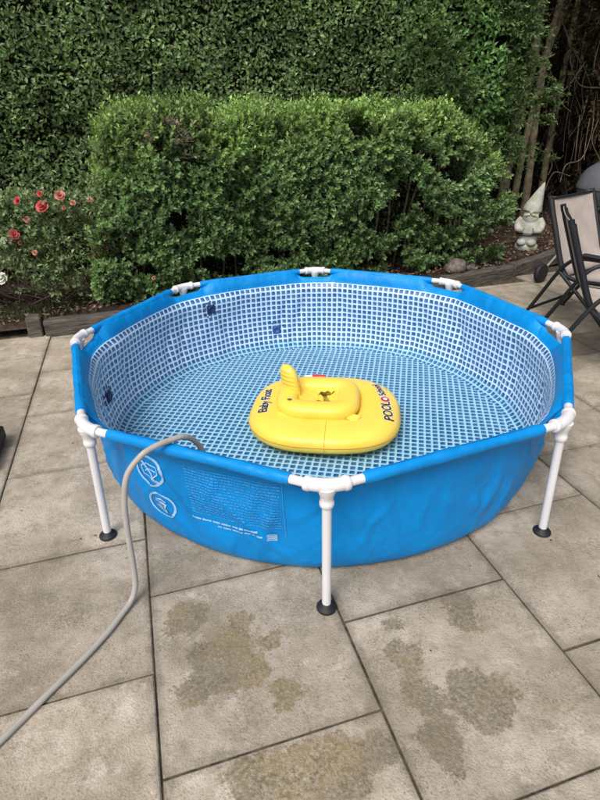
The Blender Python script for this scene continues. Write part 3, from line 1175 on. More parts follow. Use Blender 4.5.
# ------------------------------------------------------------------ hedges and shrubs
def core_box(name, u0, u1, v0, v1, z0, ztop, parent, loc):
    """lumpy near-black solid inside a hedge, standing in for its inner shade; ztop(u) gives its height"""
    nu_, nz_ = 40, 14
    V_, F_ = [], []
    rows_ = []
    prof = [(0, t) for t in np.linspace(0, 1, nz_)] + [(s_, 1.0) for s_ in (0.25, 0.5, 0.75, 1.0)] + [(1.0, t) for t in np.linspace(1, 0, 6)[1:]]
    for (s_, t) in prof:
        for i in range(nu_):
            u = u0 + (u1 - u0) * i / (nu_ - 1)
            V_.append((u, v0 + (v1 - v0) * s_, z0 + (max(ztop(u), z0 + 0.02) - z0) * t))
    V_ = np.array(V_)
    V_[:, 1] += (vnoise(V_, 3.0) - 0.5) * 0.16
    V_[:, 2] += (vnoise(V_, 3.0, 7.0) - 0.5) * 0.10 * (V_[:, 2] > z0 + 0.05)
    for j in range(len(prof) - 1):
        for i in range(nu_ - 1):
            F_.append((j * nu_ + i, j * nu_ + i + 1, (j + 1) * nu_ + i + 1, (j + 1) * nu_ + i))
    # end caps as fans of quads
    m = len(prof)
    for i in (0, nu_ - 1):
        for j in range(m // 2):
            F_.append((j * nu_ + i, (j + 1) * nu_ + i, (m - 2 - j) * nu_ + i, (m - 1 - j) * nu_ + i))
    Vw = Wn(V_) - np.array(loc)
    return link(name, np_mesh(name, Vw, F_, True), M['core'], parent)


def stems(name, pts_list, rad, parent, loc, mat='bark'):
    for pts, r0 in zip(pts_list, rad):
        path = catmull([Vector(p) - Vector(loc) for p in pts], 5)
        n_ = len(path)
        MB().tube(path, [r0 * (1 - 0.45 * i / n_) for i in range(n_)], 8).build(name, M[mat], parent)


def pix(x, y, v):
    """a point on the upright plane at depth v of the bed, found along a measured bearing"""
    d = fwd + r2 * (x - 300) / FPX - u2 * (y - 400) / FPX
    t = (v - CAM @ VV) / (d @ VV)
    return Vector(CAM + d * t)


LOOSE = [(515, 92, 9, 6, 26), (528, 104, 9, 5, 24), (540, 116, 6, 4, 12), (530, 28, 7, 10, 22), (533, 60, 7, 8, 16), (545, 90, 7, 8, 16), (500, 132, 9, 7, 24), (505, 160, 8, 6, 18), (512, 150, 10, 3, 14), (525, 12, 4, 10, 10), (510, 40, 8, 14, 22), (520, 70, 7, 8, 16), (538, 158, 6, 3, 8), (490, 100, 14, 18, 40)]
# tall clipped hedge at the back
hl = W(0.3, 3.3, 0.08)
bh = tag(empty('clipped_hedge', hl), 'tall dark green clipped hedge filling the background', 'hedge')
n = 88000
u_ = RNG.uniform(-5.0, 3.1, n)
z_ = RNG.uniform(0.25, 3.05, n)
d_ = RNG.random(n) ** 1.6 * 0.17
P = np.stack([u_, 3.02 + d_, z_], 1)
lump = (vnoise(P * np.array([1, 0, 1]), 2.2) - 0.5) * 0.22 + (vnoise(P * np.array([1, 0, 1]), 7.0, 4.0) - 0.5) * 0.12
P[:, 1] += lump
# the loose right end bulges forward and then turns away
P[:, 1] -= 0.22 * np.exp(-((u_ - 2.65) / 0.45) ** 2) * (0.5 + vnoise(P, 2.6, 2.0))
P[:, 1] += np.clip(u_ - 3.2, 0, 1) * 1.8
gap = vnoise(P, 9.0, 11.0)
keep = (gap > 0.14 + 0.06 * (d_ < 0.03)) & (gap > 0.14 + 1.0 * np.clip((u_ - 2.45) / 0.8, 0, 1))
P, d_ = P[keep], d_[keep]
n = len(P)
Nn = np.stack([RNG.normal(0, .55, n), -1 + RNG.normal(0, .5, n), 0.55 + RNG.normal(0, .5, n)], 1)
D = np.stack([RNG.normal(0, 1, n), RNG.normal(-0.35, .5, n), RNG.normal(0.3, .8, n)], 1)
br = vnoise(P, 3.0, 5.0)[:, None]
tint = np.array([[0.150, 0.235, 0.082]]) * (0.65 + 0.75 * br) * (0.55 + 0.95 * RNG.random((n, 1)) ** 1.5)
tint = tint + (RNG.random((n, 1)) < 0.07) * np.array([[0.035, 0.05, 0.015]])
right = np.clip((P[:, 0:1] - 1.5) / 1.2, 0, 1)
tint = tint * (1 + right * np.array([[-0.12, 0.12, -0.1]]))
sz = RNG.uniform(.030, .052, n) * (1 + 0.35 * right[:, 0])
me = leaf_mesh('foliage', Wn(P) - np.array(hl), D @ np.stack([UU, VV, [0, 0, 1]]), Nn @ np.stack([UU, VV, [0, 0, 1]]), sz, sz * RNG.uniform(.45, .65, n), tint)
tag(link('foliage', me, M['leaf'], bh), kind='stuff')
core_box('shade_core', -5.0, 2.75, 3.24, 3.9, 0.06, lambda u: 3.0, bh, hl)
# loose young shoots at the right end
n = 900
u_ = RNG.normal(2.6, 0.32, n)
z_ = RNG.uniform(0.95, 2.75, n)
P = np.stack([u_, 2.95 - 0.2 * RNG.random(n) + np.clip(u_ - 2.95, 0, 1) * 1.2, z_], 1)
keep = (P[:, 0] < 3.15) & (vnoise(P, 3.2, 9.0) > 0.42 + 0.12 * (P[:, 0] > 3.2)) & ((P[:, 0] < 3.2) | (P[:, 2] > 1.2))
P = P[keep]
n = len(P)
D = np.stack([RNG.normal(0.5, .5, n), RNG.normal(-0.7, .35, n), RNG.normal(0.15, .45, n)], 1)
tint = np.array([[0.078, 0.130, 0.038]]) * (0.7 + 0.6 * RNG.random((n, 1)))
me = sprigs('shoots', Wn(P) - np.array(hl), D @ np.stack([UU, VV, [0, 0, 1]]), 13, RNG.uniform(.13, .24, n), 0.05, 0.45, tint)
tag(link('shoots', me, M['leaf'], bh), kind='stuff')
pp = []
for (x, y, sx_, sy_, k) in LOOSE:
    for _ in range(k):
        pp.append(pix(random.gauss(x, sx_), random.gauss(y, sy_), random.uniform(2.85, 3.1)))
P = np.array([list(p) for p in pp])
n = len(P)
D = RNG.normal(0, .45, (n, 3)) + np.array([[0.75, -.35, 0.0]])
tint = np.array([[0.10, 0.16, 0.05]]) * (0.6 + 0.8 * RNG.random((n, 1)))
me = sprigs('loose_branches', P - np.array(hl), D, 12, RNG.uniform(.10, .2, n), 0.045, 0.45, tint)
tag(link('loose_branches', me, M['leaf'], bh), kind='stuff')
stems('trunk', [[W(u, 3.5, 0.05), W(u + .05, 3.5, 1.0), W(u + .1, 3.55, 2.6)] for u in (-4.4, -3.5, -2.6, -1.6, -0.6, 0.4, 1.4, 2.3)], [0.035] * 8, bh, hl)

# lower, looser shrub hedge in front of it
sl_ = W(0.7, 2.45, 0.08)
fh = tag(empty('shrub_hedge', sl_), 'bushy light green shrub hedge right behind the pool, chest high', 'hedge')


def hfront(u):
    return np.interp(u, [-1.18, -1.10, -1.02, -0.95, -0.86, -0.4, 0.6, 1.7, 1.98, 2.3, 2.55, 2.75, 2.95], [0.28, 0.50, 0.95, 1.28, 1.37, 1.40, 1.41, 1.41, 1.39, 1.20, 0.92, 0.55, 0.18])


n = 13500
u_ = RNG.uniform(-1.14, 2.92, n)
h_ = hfront(u_)
q = RNG.random(n)                                         # position along the section: face then top
face = q < 0.74
z_ = np.where(face, 0.10 + (h_ - 0.10) * (q / 0.74), h_)
v_ = np.where(face, 2.10 - 0.10 * np.sin(PI * np.clip(q / 0.74, 0, 1)), 2.10 + (q - 0.74) / 0.26 * 0.8)
# round the shoulder
sh = np.clip((z_ - (h_ - 0.18)) / 0.18, 0, 1)
v_ = np.where(face, v_ + 0.16 * sh ** 2, v_ + 0.16)
P = np.stack([u_, v_, z_], 1)
nrm = np.stack([np.where(u_ < -1.04, -0.5, np.where(u_ > 2.1, 0.45, 0.0)), np.where(face, -1.0 + 0.75 * sh, -0.15), np.where(face, 0.25 + 0.75 * sh, 1.0)], 1)
nrm = unit(nrm)
lump = (vnoise(P, 1.9, 3.0) - 0.5) * 0.18 + (vnoise(P, 5.5, 8.0) - 0.5) * 0.26
lump = np.maximum(lump, -0.10) * np.where(face, 1.0, 0.5)
P = P + nrm * (lump[:, None] - RNG.random((n, 1)) ** 2 * 0.10)
# ends sweep back
P[:, 1] += np.clip(-1.05 - u_, 0, 1) * 0.35 + np.clip(u_ - 2.2, 0, 1) * 0.35
hole = vnoise(P * np.array([1.0, 1.0, 1.5]), 4.6, 25.3)
lay = np.sin(P[:, 2] * 17 + 3.0 * vnoise(P, 1.6, 2.0) * 3) * np.clip((u_ - 1.0) / 0.8, 0, 1)
keep = (hole > 0.30 + 0.06 * (z_ < 0.8)) & (lay > -0.5) & (P[:, 0] < 2.62)
P, nrm, z_, h_, face, u_ = P[keep], nrm[keep], z_[keep], h_[keep], face[keep], u_[keep]
n = len(P)
D = nrm * 0.9 + np.array([[0, -0.1, 0.55]]) + RNG.normal(0, 0.42, (n, 3))
top = np.clip((z_ - h_ + 0.35) / 0.35, 0, 1)[:, None]
cl = vnoise(P, 2.6, 6.0)[:, None]
young = np.clip(top * 1.15 * (cl + 0.45) + (cl > 0.68) * 0.45 * np.clip((0.6 - u_[:, None]) / 1.2, 0, 1), 0, 1)
tint = np.array([[0.128, 0.208, 0.078]]) * (1 - young) + np.array([[0.200, 0.300, 0.085]]) * young
tint = tint * (0.72 + 0.56 * RNG.random((n, 1))) * (0.5 + 0.95 * vnoise(P, 8.0, 1.0)[:, None])
brown = (np.exp(-((P[:, 0] + 0.42) / 0.16) ** 2 - ((P[:, 2] - 1.28) / 0.12) ** 2) > 0.12 + RNG.random(n) * 1.3)
tint[brown] = np.array([0.19, 0.155, 0.11]) * (0.6 + 0.6 * RNG.random((brown.sum(), 1)))
RM = np.stack([UU, VV, [0, 0, 1]])
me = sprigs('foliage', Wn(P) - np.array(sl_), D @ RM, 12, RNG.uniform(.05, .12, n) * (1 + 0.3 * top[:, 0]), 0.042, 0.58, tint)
tag(link('foliage', me, M['leaf'], fh), kind='stuff')
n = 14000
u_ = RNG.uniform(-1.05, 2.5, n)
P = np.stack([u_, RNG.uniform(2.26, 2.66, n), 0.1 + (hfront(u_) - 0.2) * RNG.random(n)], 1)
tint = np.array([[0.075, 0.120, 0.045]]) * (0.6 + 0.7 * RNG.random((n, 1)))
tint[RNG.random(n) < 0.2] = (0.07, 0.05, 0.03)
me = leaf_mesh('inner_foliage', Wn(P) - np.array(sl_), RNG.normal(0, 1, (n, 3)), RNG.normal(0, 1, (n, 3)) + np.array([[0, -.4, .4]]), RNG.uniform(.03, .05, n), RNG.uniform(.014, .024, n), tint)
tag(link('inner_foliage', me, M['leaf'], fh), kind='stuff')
# upright new shoots along the top
n = 520
u_ = np.concatenate([RNG.uniform(-1.0, 2.05, 430), RNG.normal(-0.95, .1, 90)])
P = np.stack([u_, RNG.uniform(2.2, 2.8, n), hfront(u_) - 0.05], 1)
keep = vnoise(P, 2.4, 20.0) > 0.44
P = P[keep]
n = len(P)
D = np.stack([RNG.normal(0, .3, n), RNG.normal(-.15, .3, n), np.ones(n)], 1)
tint = np.array([[0.140, 0.210, 0.050]]) * (0.75 + 0.5 * RNG.random((n, 1)))
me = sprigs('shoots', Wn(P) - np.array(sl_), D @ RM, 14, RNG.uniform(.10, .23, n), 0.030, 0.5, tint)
tag(link('shoots', me, M['leaf'], fh), kind='stuff')
core_box('shade_core', -1.0, 2.4, 2.56, 2.95, 0.06, lambda u: max(0.1, float(hfront(u)) - 0.30), fh, sl_)
pl_ = []
for i in range(26):
    u = -1.1 + i * 0.14
    h = float(hfront(u))
    pl_.append([W(u, 2.42, 0.05), W(u + random.uniform(-.1, .1), 2.3, h * 0.45), W(u + random.uniform(-.2, .2), 2.15 + random.uniform(-.03, .1), h * 0.88)])
stems('stem', pl_, [0.011] * 26, fh, sl_)

# ------------------------------------------------------------------ rose bush at the left
rl = W(-1.62, 2.45, 0.08)
rb = tag(empty('rose_bush', rl), 'straggly rose bush with red and pink blooms left of the hedge', 'rose bush')
pl_ = []
for i in range(30):
    u = random.uniform(-2.15, -1.25)
    u1 = u + random.uniform(-.35, .35)
    pl_.append([W(-1.62 + random.uniform(-.22, .25), 2.4 + random.uniform(-.1, .1), 0.06), W((u + u1) / 2, 2.28 + random.uniform(-.15, .1), random.uniform(.28, .5)), W(u1, 2.15 + random.uniform(-.1, .2), random.uniform(.5, 1.0))])
stems('stem', pl_, [random.uniform(.004, .008) for _ in range(30)], rb, rl, 'twig')
n = 4200
P = np.stack([RNG.uniform(-2.6, -0.95, n), RNG.uniform(1.95, 2.5, n), 0.22 + RNG.random(n) ** 0.6 * 0.74], 1)
keep = (vnoise(P, 3.6, 30.0) > 0.38 + 0.20 * (P[:, 2] < 0.55)) & (P[:, 2] > 0.22)
P = P[keep]
n = len(P)
D = RNG.normal(0, .8, (n, 3)) + np.array([[0, -.5, .5]])
tint = np.array([[0.175, 0.240, 0.105]]) * (0.6 + 0.7 * RNG.random((n, 1)))
me = sprigs('foliage', Wn(P) - np.array(rl), D @ RM, 8, RNG.uniform(.05, .11, n), 0.036, 0.6, tint)
tag(link('foliage', me, M['leaf'], rb), kind='stuff')


def bloom(name, loc, s_, mat, parent, base):
    """layered cupped petals"""
    V_, F_ = [], []
    for lay_, (cnt, tilt, ln) in enumerate(((6, 0.25, 1.0), (6, 0.7, 0.85), (5, 1.15, 0.62))):
        for k in range(cnt):
            a = 2 * PI * (k + 0.5 * lay_) / cnt + random.uniform(-.2, .2)
            ca_, sa_ = math.cos(a), math.sin(a)
            o_ = len(V_)
            for (r_, wd, zz) in ((0.06, 0.10, 0.0), (0.55, 0.42, 0.10), (0.95, 0.30, 0.30)):
                rr = r_ * ln * math.cos(tilt)
                zc = r_ * ln * math.sin(tilt) + zz * 0.2
                for sg in (-1, 1):
                    x = rr * ca_ - sg * wd * sa_
                    y = rr * sa_ + sg * wd * ca_
                    V_.append(Vector((x, y, zc + random.uniform(-.05, .05))) * s_)
            F_ += [(o_, o_ + 1, o_ + 3, o_ + 2), (o_ + 2, o_ + 3, o_ + 5, o_ + 4)]
    Rm = Vector((random.uniform(-.5, .5), -1.0, 0.75)).to_track_quat('Z', 'Y').to_matrix()
    o = MB().add([Rm @ p for p in V_], F_, False).build(name, M[mat], parent)
    o.location = Vector(loc) - Vector(base)
    return o


for (x, y, s_, mt) in ((18, 201, .045, 'rose_red'), (40, 194, .036, 'rose_red'), (43, 207, .055, 'rose_red'), (60, 196, .045, 'rose_pink'), (27, 220, .036, 'rose_pink'), (14, 235, .056, 'rose_red'),
                       (73, 203, .030, 'rose_pink'), (35, 253, .030, 'rose_pink'), (90, 200, .026, 'rose_pink'), (64, 208, .026, 'rose_pink'), (154, 278, .028, 'rose_pink'), (20, 243, .024, 'rose_pink')):
    bloom('rose_bloom', pix(x, y, random.uniform(1.90, 1.97)), s_ * random.uniform(0.65, 0.95), mt, rb, rl)
wl_ = W(-2.15, 2.2, 0.08)
wb = tag(empty('white_rose', wl_), 'white rose blooms on thin stems at the left edge of the picture', 'rose bush')
for (x, y, s_) in ((1, 279, .052), (4, 241, .026), (-14, 262, .045)):
    p = pix(x, y, 1.98)
    bloom('rose_bloom', p, s_, 'rose_white', wb, wl_)
    stems('stem', [[wl_, (wl_ + p) / 2 + Vector((0, 0, .06)), p]], [0.005], wb, wl_, 'twig')
# withered brown flower heads
n = 60
P = np.array([list(pix(random.gauss(99, 4), random.gauss(228, 14), 2.1)) for _ in range(n)])
me = sprigs('withered_heads', P - np.array(rl), RNG.normal(0, 1, (n, 3)), 6, np.full(n, .03), 0.03, 0.5, np.tile([[0.20, 0.095, 0.065]], (n, 1)) * (0.6 + 0.7 * RNG.random((n, 1))))
tag(link('withered_heads', me, M['leaf_dry'], rb), kind='stuff')
# small seedlings and grass at the foot of the roses
n = 420
P = np.stack([RNG.uniform(-2.2, -1.25, n), RNG.uniform(1.98, 2.2, n), np.full(n, 0.09)], 1)
D = RNG.normal(0, .35, (n, 3)) + np.array([[0, -.2, 1.0]])
me = leaf_mesh('ground_cover', Wn(P), D, RNG.normal(0, 1, (n, 3)), RNG.uniform(.05, .13, n), np.full(n, .008), np.tile([[0.05, 0.085, 0.03]], (n, 1)) * (0.6 + 0.8 * RNG.random((n, 1))))
tag(link('ground_cover', me, M['leaf']), 'thin grass blades at the foot of the roses', 'grass', kind='stuff')

# ------------------------------------------------------------------ dark corner at the right: multi-stem tree, dead climber, fence, brown conifer
tl = W(3.75, 3.7, 0.08)
tr = tag(empty('garden_tree', tl), 'multi-stemmed tree with bare leaning trunks right of the hedge', 'tree')
for pts, r0 in (([(507, 172, 3.6), (518, 120, 3.6), (533, 62, 3.6), (541, 0, 3.6), (545, -60, 3.6)], 0.062),
                ([(519, 172, 3.65), (528, 130, 3.65), (541, 75, 3.65), (552, 30, 3.65), (572, -40, 3.65)], 0.042),
                ([(529, 175, 3.7), (534, 130, 3.7), (545, 60, 3.75), (560, 20, 3.8), (590, -50, 3.9)], 0.05),
                ([(535, 62, 3.55), (547, 58, 3.45), (555, 54, 3.4)], 0.012)):
    p = [pix(*q) - tl for q in pts]
    if r0 > 0.02:
        b0 = p[0] + (p[0] - p[1]).normalized() * 0.2
        b0.z = -0.02
        p = [b0] + p
    path = catmull(p, 6)
    MB().tube(path, [r0 * (1 - 0.35 * i / len(path)) * (1 + 0.08 * math.sin(i * 1.7)) for i in range(len(path))], 10).build('trunk' if r0 > 0.02 else 'branch', M['bark'], tr)
n = 15000
th = RNG.random(n) * 2 * PI
rr = RNG.random(n) ** 0.45
P = np.stack([4.6 + 2.3 * rr * np.cos(th), 4.1 + 1.9 * rr * np.sin(th), 3.45 + 0.85 * (RNG.random(n) - 0.5) * 2 * np.sqrt(np.clip(1.05 - rr ** 2, 0, 1))], 1)
P[:, 2] += (vnoise(P, 1.5, 3.3) - 0.5) * 0.7
P[:, 2] = np.maximum(P[:, 2], 2.72)
P = P[vnoise(P, 2.5, 17.0) > 0.3]
n = len(P)
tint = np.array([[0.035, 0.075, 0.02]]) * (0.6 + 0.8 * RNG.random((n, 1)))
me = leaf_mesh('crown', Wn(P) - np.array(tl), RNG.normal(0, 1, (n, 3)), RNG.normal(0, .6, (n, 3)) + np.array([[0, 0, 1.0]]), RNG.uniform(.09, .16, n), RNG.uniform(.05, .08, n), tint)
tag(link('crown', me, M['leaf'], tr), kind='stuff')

cl_ = W(4.6, 3.7, 0.08)
dc = tag(empty('dead_climber', cl_), 'tangle of dead bare vine stems in the dark right corner', 'climber')
vines = [[(565, -5, 3.4), (556, 20, 3.4), (540, 29, 3.4), (530, 27, 3.45)], [(561, 18, 3.5), (570, 45, 3.5), (571, 65, 3.5), (580, 85, 3.5), (600, 88, 3.5)],
         [(545, 94, 3.5), (557, 95, 3.45), (570, 84, 3.5), (585, 62, 3.5)], [(520, -5, 3.2), (519, 15, 3.2), (515, 28, 3.2)], [(558, 97, 3.5), (563, 105, 3.5), (571, 112, 3.5)],
         [(572, 48, 3.5), (580, 61, 3.5)], [(600, 40, 3.5), (594, 65, 3.5), (597, 74, 3.5), (604, 80, 3.5)], [(560, 182, 3.3), (566, 165, 3.3), (582, 158, 3.3), (592, 130, 3.4), (594, 100, 3.5)],
         [(545, 190, 3.3), (550, 178, 3.3), (556, 172, 3.3), (570, 176, 3.3)], [(584, 160, 3.3), (586, 140, 3.3), (590, 118, 3.3)], [(575, 160, 3.3), (577, 140, 3.3), (580, 115, 3.4)],
         [(548, 175, 3.4), (552, 166, 3.4), (550, 158, 3.4)], [(600, 160, 3.4), (592, 140, 3.4), (598, 120, 3.4)]]
for q in vines:
    MB().tube(catmull([pix(*p) - cl_ for p in q], 6), 0.0055, 6).build('vine_stem', M['twig'], dc)
for i in range(30):
    x = random.uniform(548, 606)
    y = random.uniform(20, 150)
    v = random.uniform(3.3, 3.9)
    l_ = random.uniform(25, 60)
    q = [(x, y, v), (x + random.uniform(-8, 8), y + l_ * .5, v), (x + random.uniform(-10, 10), y + l_, v)]
    MB().tube(catmull([pix(*p) - cl_ for p in q], 4), random.uniform(.0016, .0034), 5).build('vine_stem', M['twig'], dc)

pp = []
for (x, y, sx_, sy_, k) in ((585, 12, 16, 10, 50), (598, 50, 8, 14, 30), (560, 4, 12, 5, 24), (600, 110, 6, 22, 26), (572, 60, 8, 10, 10)):
    for _ in range(k):
        pp.append(pix(random.gauss(x, sx_), random.gauss(y, sy_), random.uniform(3.3, 3.9)))
P = np.array([list(p) for p in pp])
n = len(P)
tint = np.where(RNG.random((n, 1)) < 0.55, np.array([[0.085, 0.055, 0.03]]), np.array([[0.055, 0.075, 0.028]])) * (0.5 + 0.9 * RNG.random((n, 1)))
me = sprigs('overhanging_twigs', P - np.array(tl), RNG.normal(0, .5, (n, 3)) + np.array([[-.2, -.2, -.7]]), 8, RNG.uniform(.10, .2, n), 0.05, 0.45, tint)
tag(link('overhanging_twigs', me, M['leaf_dry'], tr), kind='stuff')
bl_ = W(5.4, 3.9, 0.08)
bc = tag(empty('brown_conifer', bl_), 'conifer with brown dead foliage in the top right corner', 'conifer')
n = 9000
P = np.stack([RNG.uniform(4.15, 7.2, n), RNG.uniform(3.9, 4.6, n), RNG.uniform(.1, 3.2, n)], 1)
P = P[(vnoise(P, 2.2, 40.0) > 0.40)]
n = len(P)
mixr = RNG.random((n, 1))
tint = np.where(mixr < 0.6, np.array([[0.045, 0.026, 0.018]]), np.array([[0.018, 0.022, 0.010]])) * (0.5 + 0.9 * RNG.random((n, 1)))  # tint lowered so the colour carries the corner's shade
me = leaf_mesh('foliage', Wn(P) - np.array(bl_), RNG.normal(0, .6, (n, 3)) + np.array([[0, -.2, -.5]]), RNG.normal(0, 1, (n, 3)), RNG.uniform(.06, .14, n), RNG.uniform(.015, .04, n), tint)
tag(link('foliage', me, M['leaf_dry'], bc), kind='stuff')
stems('trunk', [[W(u, 4.3, 0.05), W(u, 4.3, 1.5), W(u + .05, 4.3, 3.1)] for u in (4.7, 5.6, 6.5)], [0.05] * 3, bc, bl_)

fl_ = W(5.0, 5.0, 0.0)
fe = tag(empty('board_fence', fl_), 'weathered board fence, coloured near black to hold the shade, behind the trees in the right corner', 'fence')
bd = MB().box((0, 0, 1.0), (0.145, 0.02, 1.95), None, 0.004)
bme = None
for i in range(46):
    if bme is None:
        o = bd.build('board', M['shade_wood'], fe)
        bme = o.data
    else:
        o = bpy.data.objects.new('board', bme)
        COL.objects.link(o)
        o.parent = fe
    o.location = Vector((math.cos(GA) * (-1.6 + i * 0.15), math.sin(GA) * (-1.6 + i * 0.15), 0.06))
    o.rotation_euler = (0, 0, GA)
for z in (0.45, 1.65):
    MB().box((2.0 * math.cos(GA) - 0.035 * VV[0], 2.0 * math.sin(GA) - 0.035 * VV[1], z), (7.0, 0.045, 0.08), Matrix.Rotation(GA, 3, 'Z')).build('rail', M['shade_wood'], fe)

# fence and hedge along the right side of the garden
sl2 = W(6.5, 0.5, 0.0)
sf = tag(empty('board_fence', sl2), 'dark weathered board fence along the right side of the patio', 'fence')
for i in range(58):
    o = bpy.data.objects.new('board', bme)
    COL.objects.link(o)
    o.parent = sf
    o.location = Vector((VV[0] * (-4.2 + i * 0.15), VV[1] * (-4.2 + i * 0.15), 0.0))
    o.rotation_euler = (0, 0, GA + PI / 2)
for z in (0.45, 1.65):
    MB().box((-0.035 * UU[0], -0.035 * UU[1], z), (8.6, 0.045, 0.08), Matrix.Rotation(GA + PI / 2, 3, 'Z')).build('rail', M['shade_wood'], sf)
rl2 = W(7.0, 1.5, 0.0)
rh = tag(empty('evergreen_hedge', rl2), 'tall dark evergreen hedge behind the side fence on the right', 'hedge')
n = 15000
P = np.stack([6.75 + RNG.random(n) * 0.4, RNG.uniform(-3.6, 6.0, n), RNG.uniform(0.3, 4.2, n)], 1)
P[:, 2] += (vnoise(P, 1.2) - 0.5) * 0.5
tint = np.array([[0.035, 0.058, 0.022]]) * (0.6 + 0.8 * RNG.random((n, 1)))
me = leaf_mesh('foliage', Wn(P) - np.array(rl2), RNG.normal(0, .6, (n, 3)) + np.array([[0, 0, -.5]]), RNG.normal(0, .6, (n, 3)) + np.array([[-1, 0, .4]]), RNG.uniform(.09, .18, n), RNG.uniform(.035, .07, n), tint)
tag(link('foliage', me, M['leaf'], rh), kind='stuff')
core_box('shade_core', 7.1, 8.0, -3.5, 6.0, 0.0, lambda u: 4.0, rh, rl2)

# tall evergreen hedge added beyond the fence to block light
el_ = W(5.5, 5.6, 0.0)
eh = tag(empty('evergreen_hedge', el_), 'tall dark evergreen hedge added beyond the board fence to block light, top right', 'hedge')
n = 16000
P = np.stack([RNG.uniform(1.5, 9.5, n), 5.25 + RNG.random(n) * 0.4, RNG.uniform(0.3, 5.2, n)], 1)
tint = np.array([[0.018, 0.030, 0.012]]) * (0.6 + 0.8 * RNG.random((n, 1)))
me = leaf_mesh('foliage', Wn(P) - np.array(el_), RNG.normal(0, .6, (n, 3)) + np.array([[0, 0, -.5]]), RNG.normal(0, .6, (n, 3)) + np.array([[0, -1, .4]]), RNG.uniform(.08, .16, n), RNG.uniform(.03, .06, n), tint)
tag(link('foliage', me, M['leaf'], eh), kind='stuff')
core_box('shade_core', 1.5, 9.5, 5.6, 6.6, 0.0, lambda u: 5.1, eh, el_)

# ------------------------------------------------------------------ garden gnome
gp = W(3.20, 2.56, 0.10)
gn = tag(empty('garden_gnome', gp, R(-25)), 'weathered pale stone gnome with a tall pointed hat beside the shrubs', 'gnome')
gb = MB()
gb.lathe([(0.105, 0.0), (0.115, 0.02), (0.11, 0.05), (0.10, 0.06)], (0, 0, 0), 20, None, 1.05, 0.85)
gb.build('base', M['gnome'], gn)
for s_ in (-1, 1):
    MB().lathe([(0.02, 0.0), (0.05, 0.008), (0.056, 0.03), (0.045, 0.055), (0.02, 0.068), (0, 0.07)], (s_ * 0.048, -0.045, 0.052), 14, None, 0.9, 1.35).build('boot', M['gnome'], gn)
MB().lathe([(0.085, 0.06), (0.098, 0.10), (0.102, 0.15), (0.112, 0.172), (0.118, 0.20), (0.116, 0.25), (0.10, 0.30), (0.075, 0.335), (0.05, 0.35), (0, 0.352)], (0, 0, 0), 24, None, 1.0, 0.82).build('coat', M['gnome'], gn)
MB().lathe([(0.112, 0.155), (0.121, 0.158), (0.121, 0.178), (0.112, 0.181)], (0, 0, 0), 24, None, 1.0, 0.83).build('belt', M['timber'], gn)
for s_ in (-1, 1):
    MB().tube(catmull([(s_ * 0.08, 0, 0.315), (s_ * 0.115, -0.02, 0.26), (s_ * 0.10, -0.075, 0.215), (s_ * 0.045, -0.10, 0.215)], 6), [0.04] * 7 + [0.036] * 6 + [0.028] * 6, 10).build('arm', M['gnome'], gn)
MB().lathe([(0, 0.32), (0.05, 0.325), (0.075, 0.36), (0.078, 0.395), (0.07, 0.43), (0.04, 0.455), (0, 0.46)], (0, 0, 0), 18).build('head', M['gnome'], gn)
MB().lathe([(0, 0), (0.018, 0.004), (0.022, 0.018), (0.014, 0.034), (0, 0.038)], (0, -0.085, 0.375), 10).build('nose', M['gnome'], gn)
Vb = []
bdm = MB()
bdm.lathe([(0.012, 0.215), (0.045, 0.25), (0.068, 0.30), (0.078, 0.345), (0.07, 0.375), (0.03, 0.385)], (0, -0.038, 0), 16, None, 1.0, 0.75)
bdm.build('beard', M['gnome'], gn)
for s_ in (-1, 1):
    MB().tube([(s_ * 0.005, -0.092, 0.372), (s_ * 0.035, -0.09, 0.366), (s_ * 0.06, -0.075, 0.35)], [0.012, 0.015, 0.006], 8).build('moustache', M['gnome'], gn)
ht = MB()
path = [(0, 0, 0.40), (0.002, 0, 0.415), (0.012, 0, 0.46), (0.03, 0, 0.53), (0.05, 0, 0.60), (0.066, 0, 0.655), (0.072, 0, 0.672)]
ht.tube(path, [0.092, 0.094, 0.08, 0.058, 0.034, 0.014, 0.004], 20)
ht.build('hat', M['gnome'], gn)

# ------------------------------------------------------------------ kettle barbecue behind the chairs
kb = W(3.74, 2.12, 0.0)
kt = tag(empty('kettle_barbecue', kb), 'grey kettle barbecue with a domed lid and black wheel behind the chairs', 'barbecue')
R0 = 0.33
LZ = 0.74
MB().lathe([(R0 + 0.008, 0.0), (R0 + 0.01, 0.015), (R0 * 0.985, 0.05), (R0 * 0.93, 0.11), (R0 * 0.82, 0.165), (R0 * 0.62, 0.213), (R0 * 0.36, 0.243), (0, 0.255)], (0, 0, LZ), 36).build('lid', M['lid'], kt)
MB().lathe([(0.0, -0.20), (R0 * 0.4, -0.19), (R0 * 0.75, -0.14), (R0 * 0.95, -0.06), (R0, -0.004)], (0, 0, LZ), 36).build('bowl', M['lid'], kt)
MB().tube(catmull([(-0.05, 0, LZ + 0.245), (-0.05, 0, LZ + 0.285), (0.05, 0, LZ + 0.285), (0.05, 0, LZ + 0.245)], 6), 0.008, 8).build('lid_handle', M['dark_metal'], kt)
wp = Vector((2.125, 2.50, 0.0)) - kb
wx, wy = wp.x, wp.y
ang0 = math.atan2(wy, wx)
for k in range(3):
    a = ang0 + k * 2 * PI / 3
    rf = math.hypot(wx, wy) if k == 0 else 0.36
    foot = Vector((rf * math.cos(a), rf * math.sin(a), 0.085 if k == 0 else 0.004))
    MB().tube([(0.2 * math.cos(a), 0.2 * math.sin(a), LZ - 0.16), foot], 0.0115, 8).build('leg', M['steel'], kt)
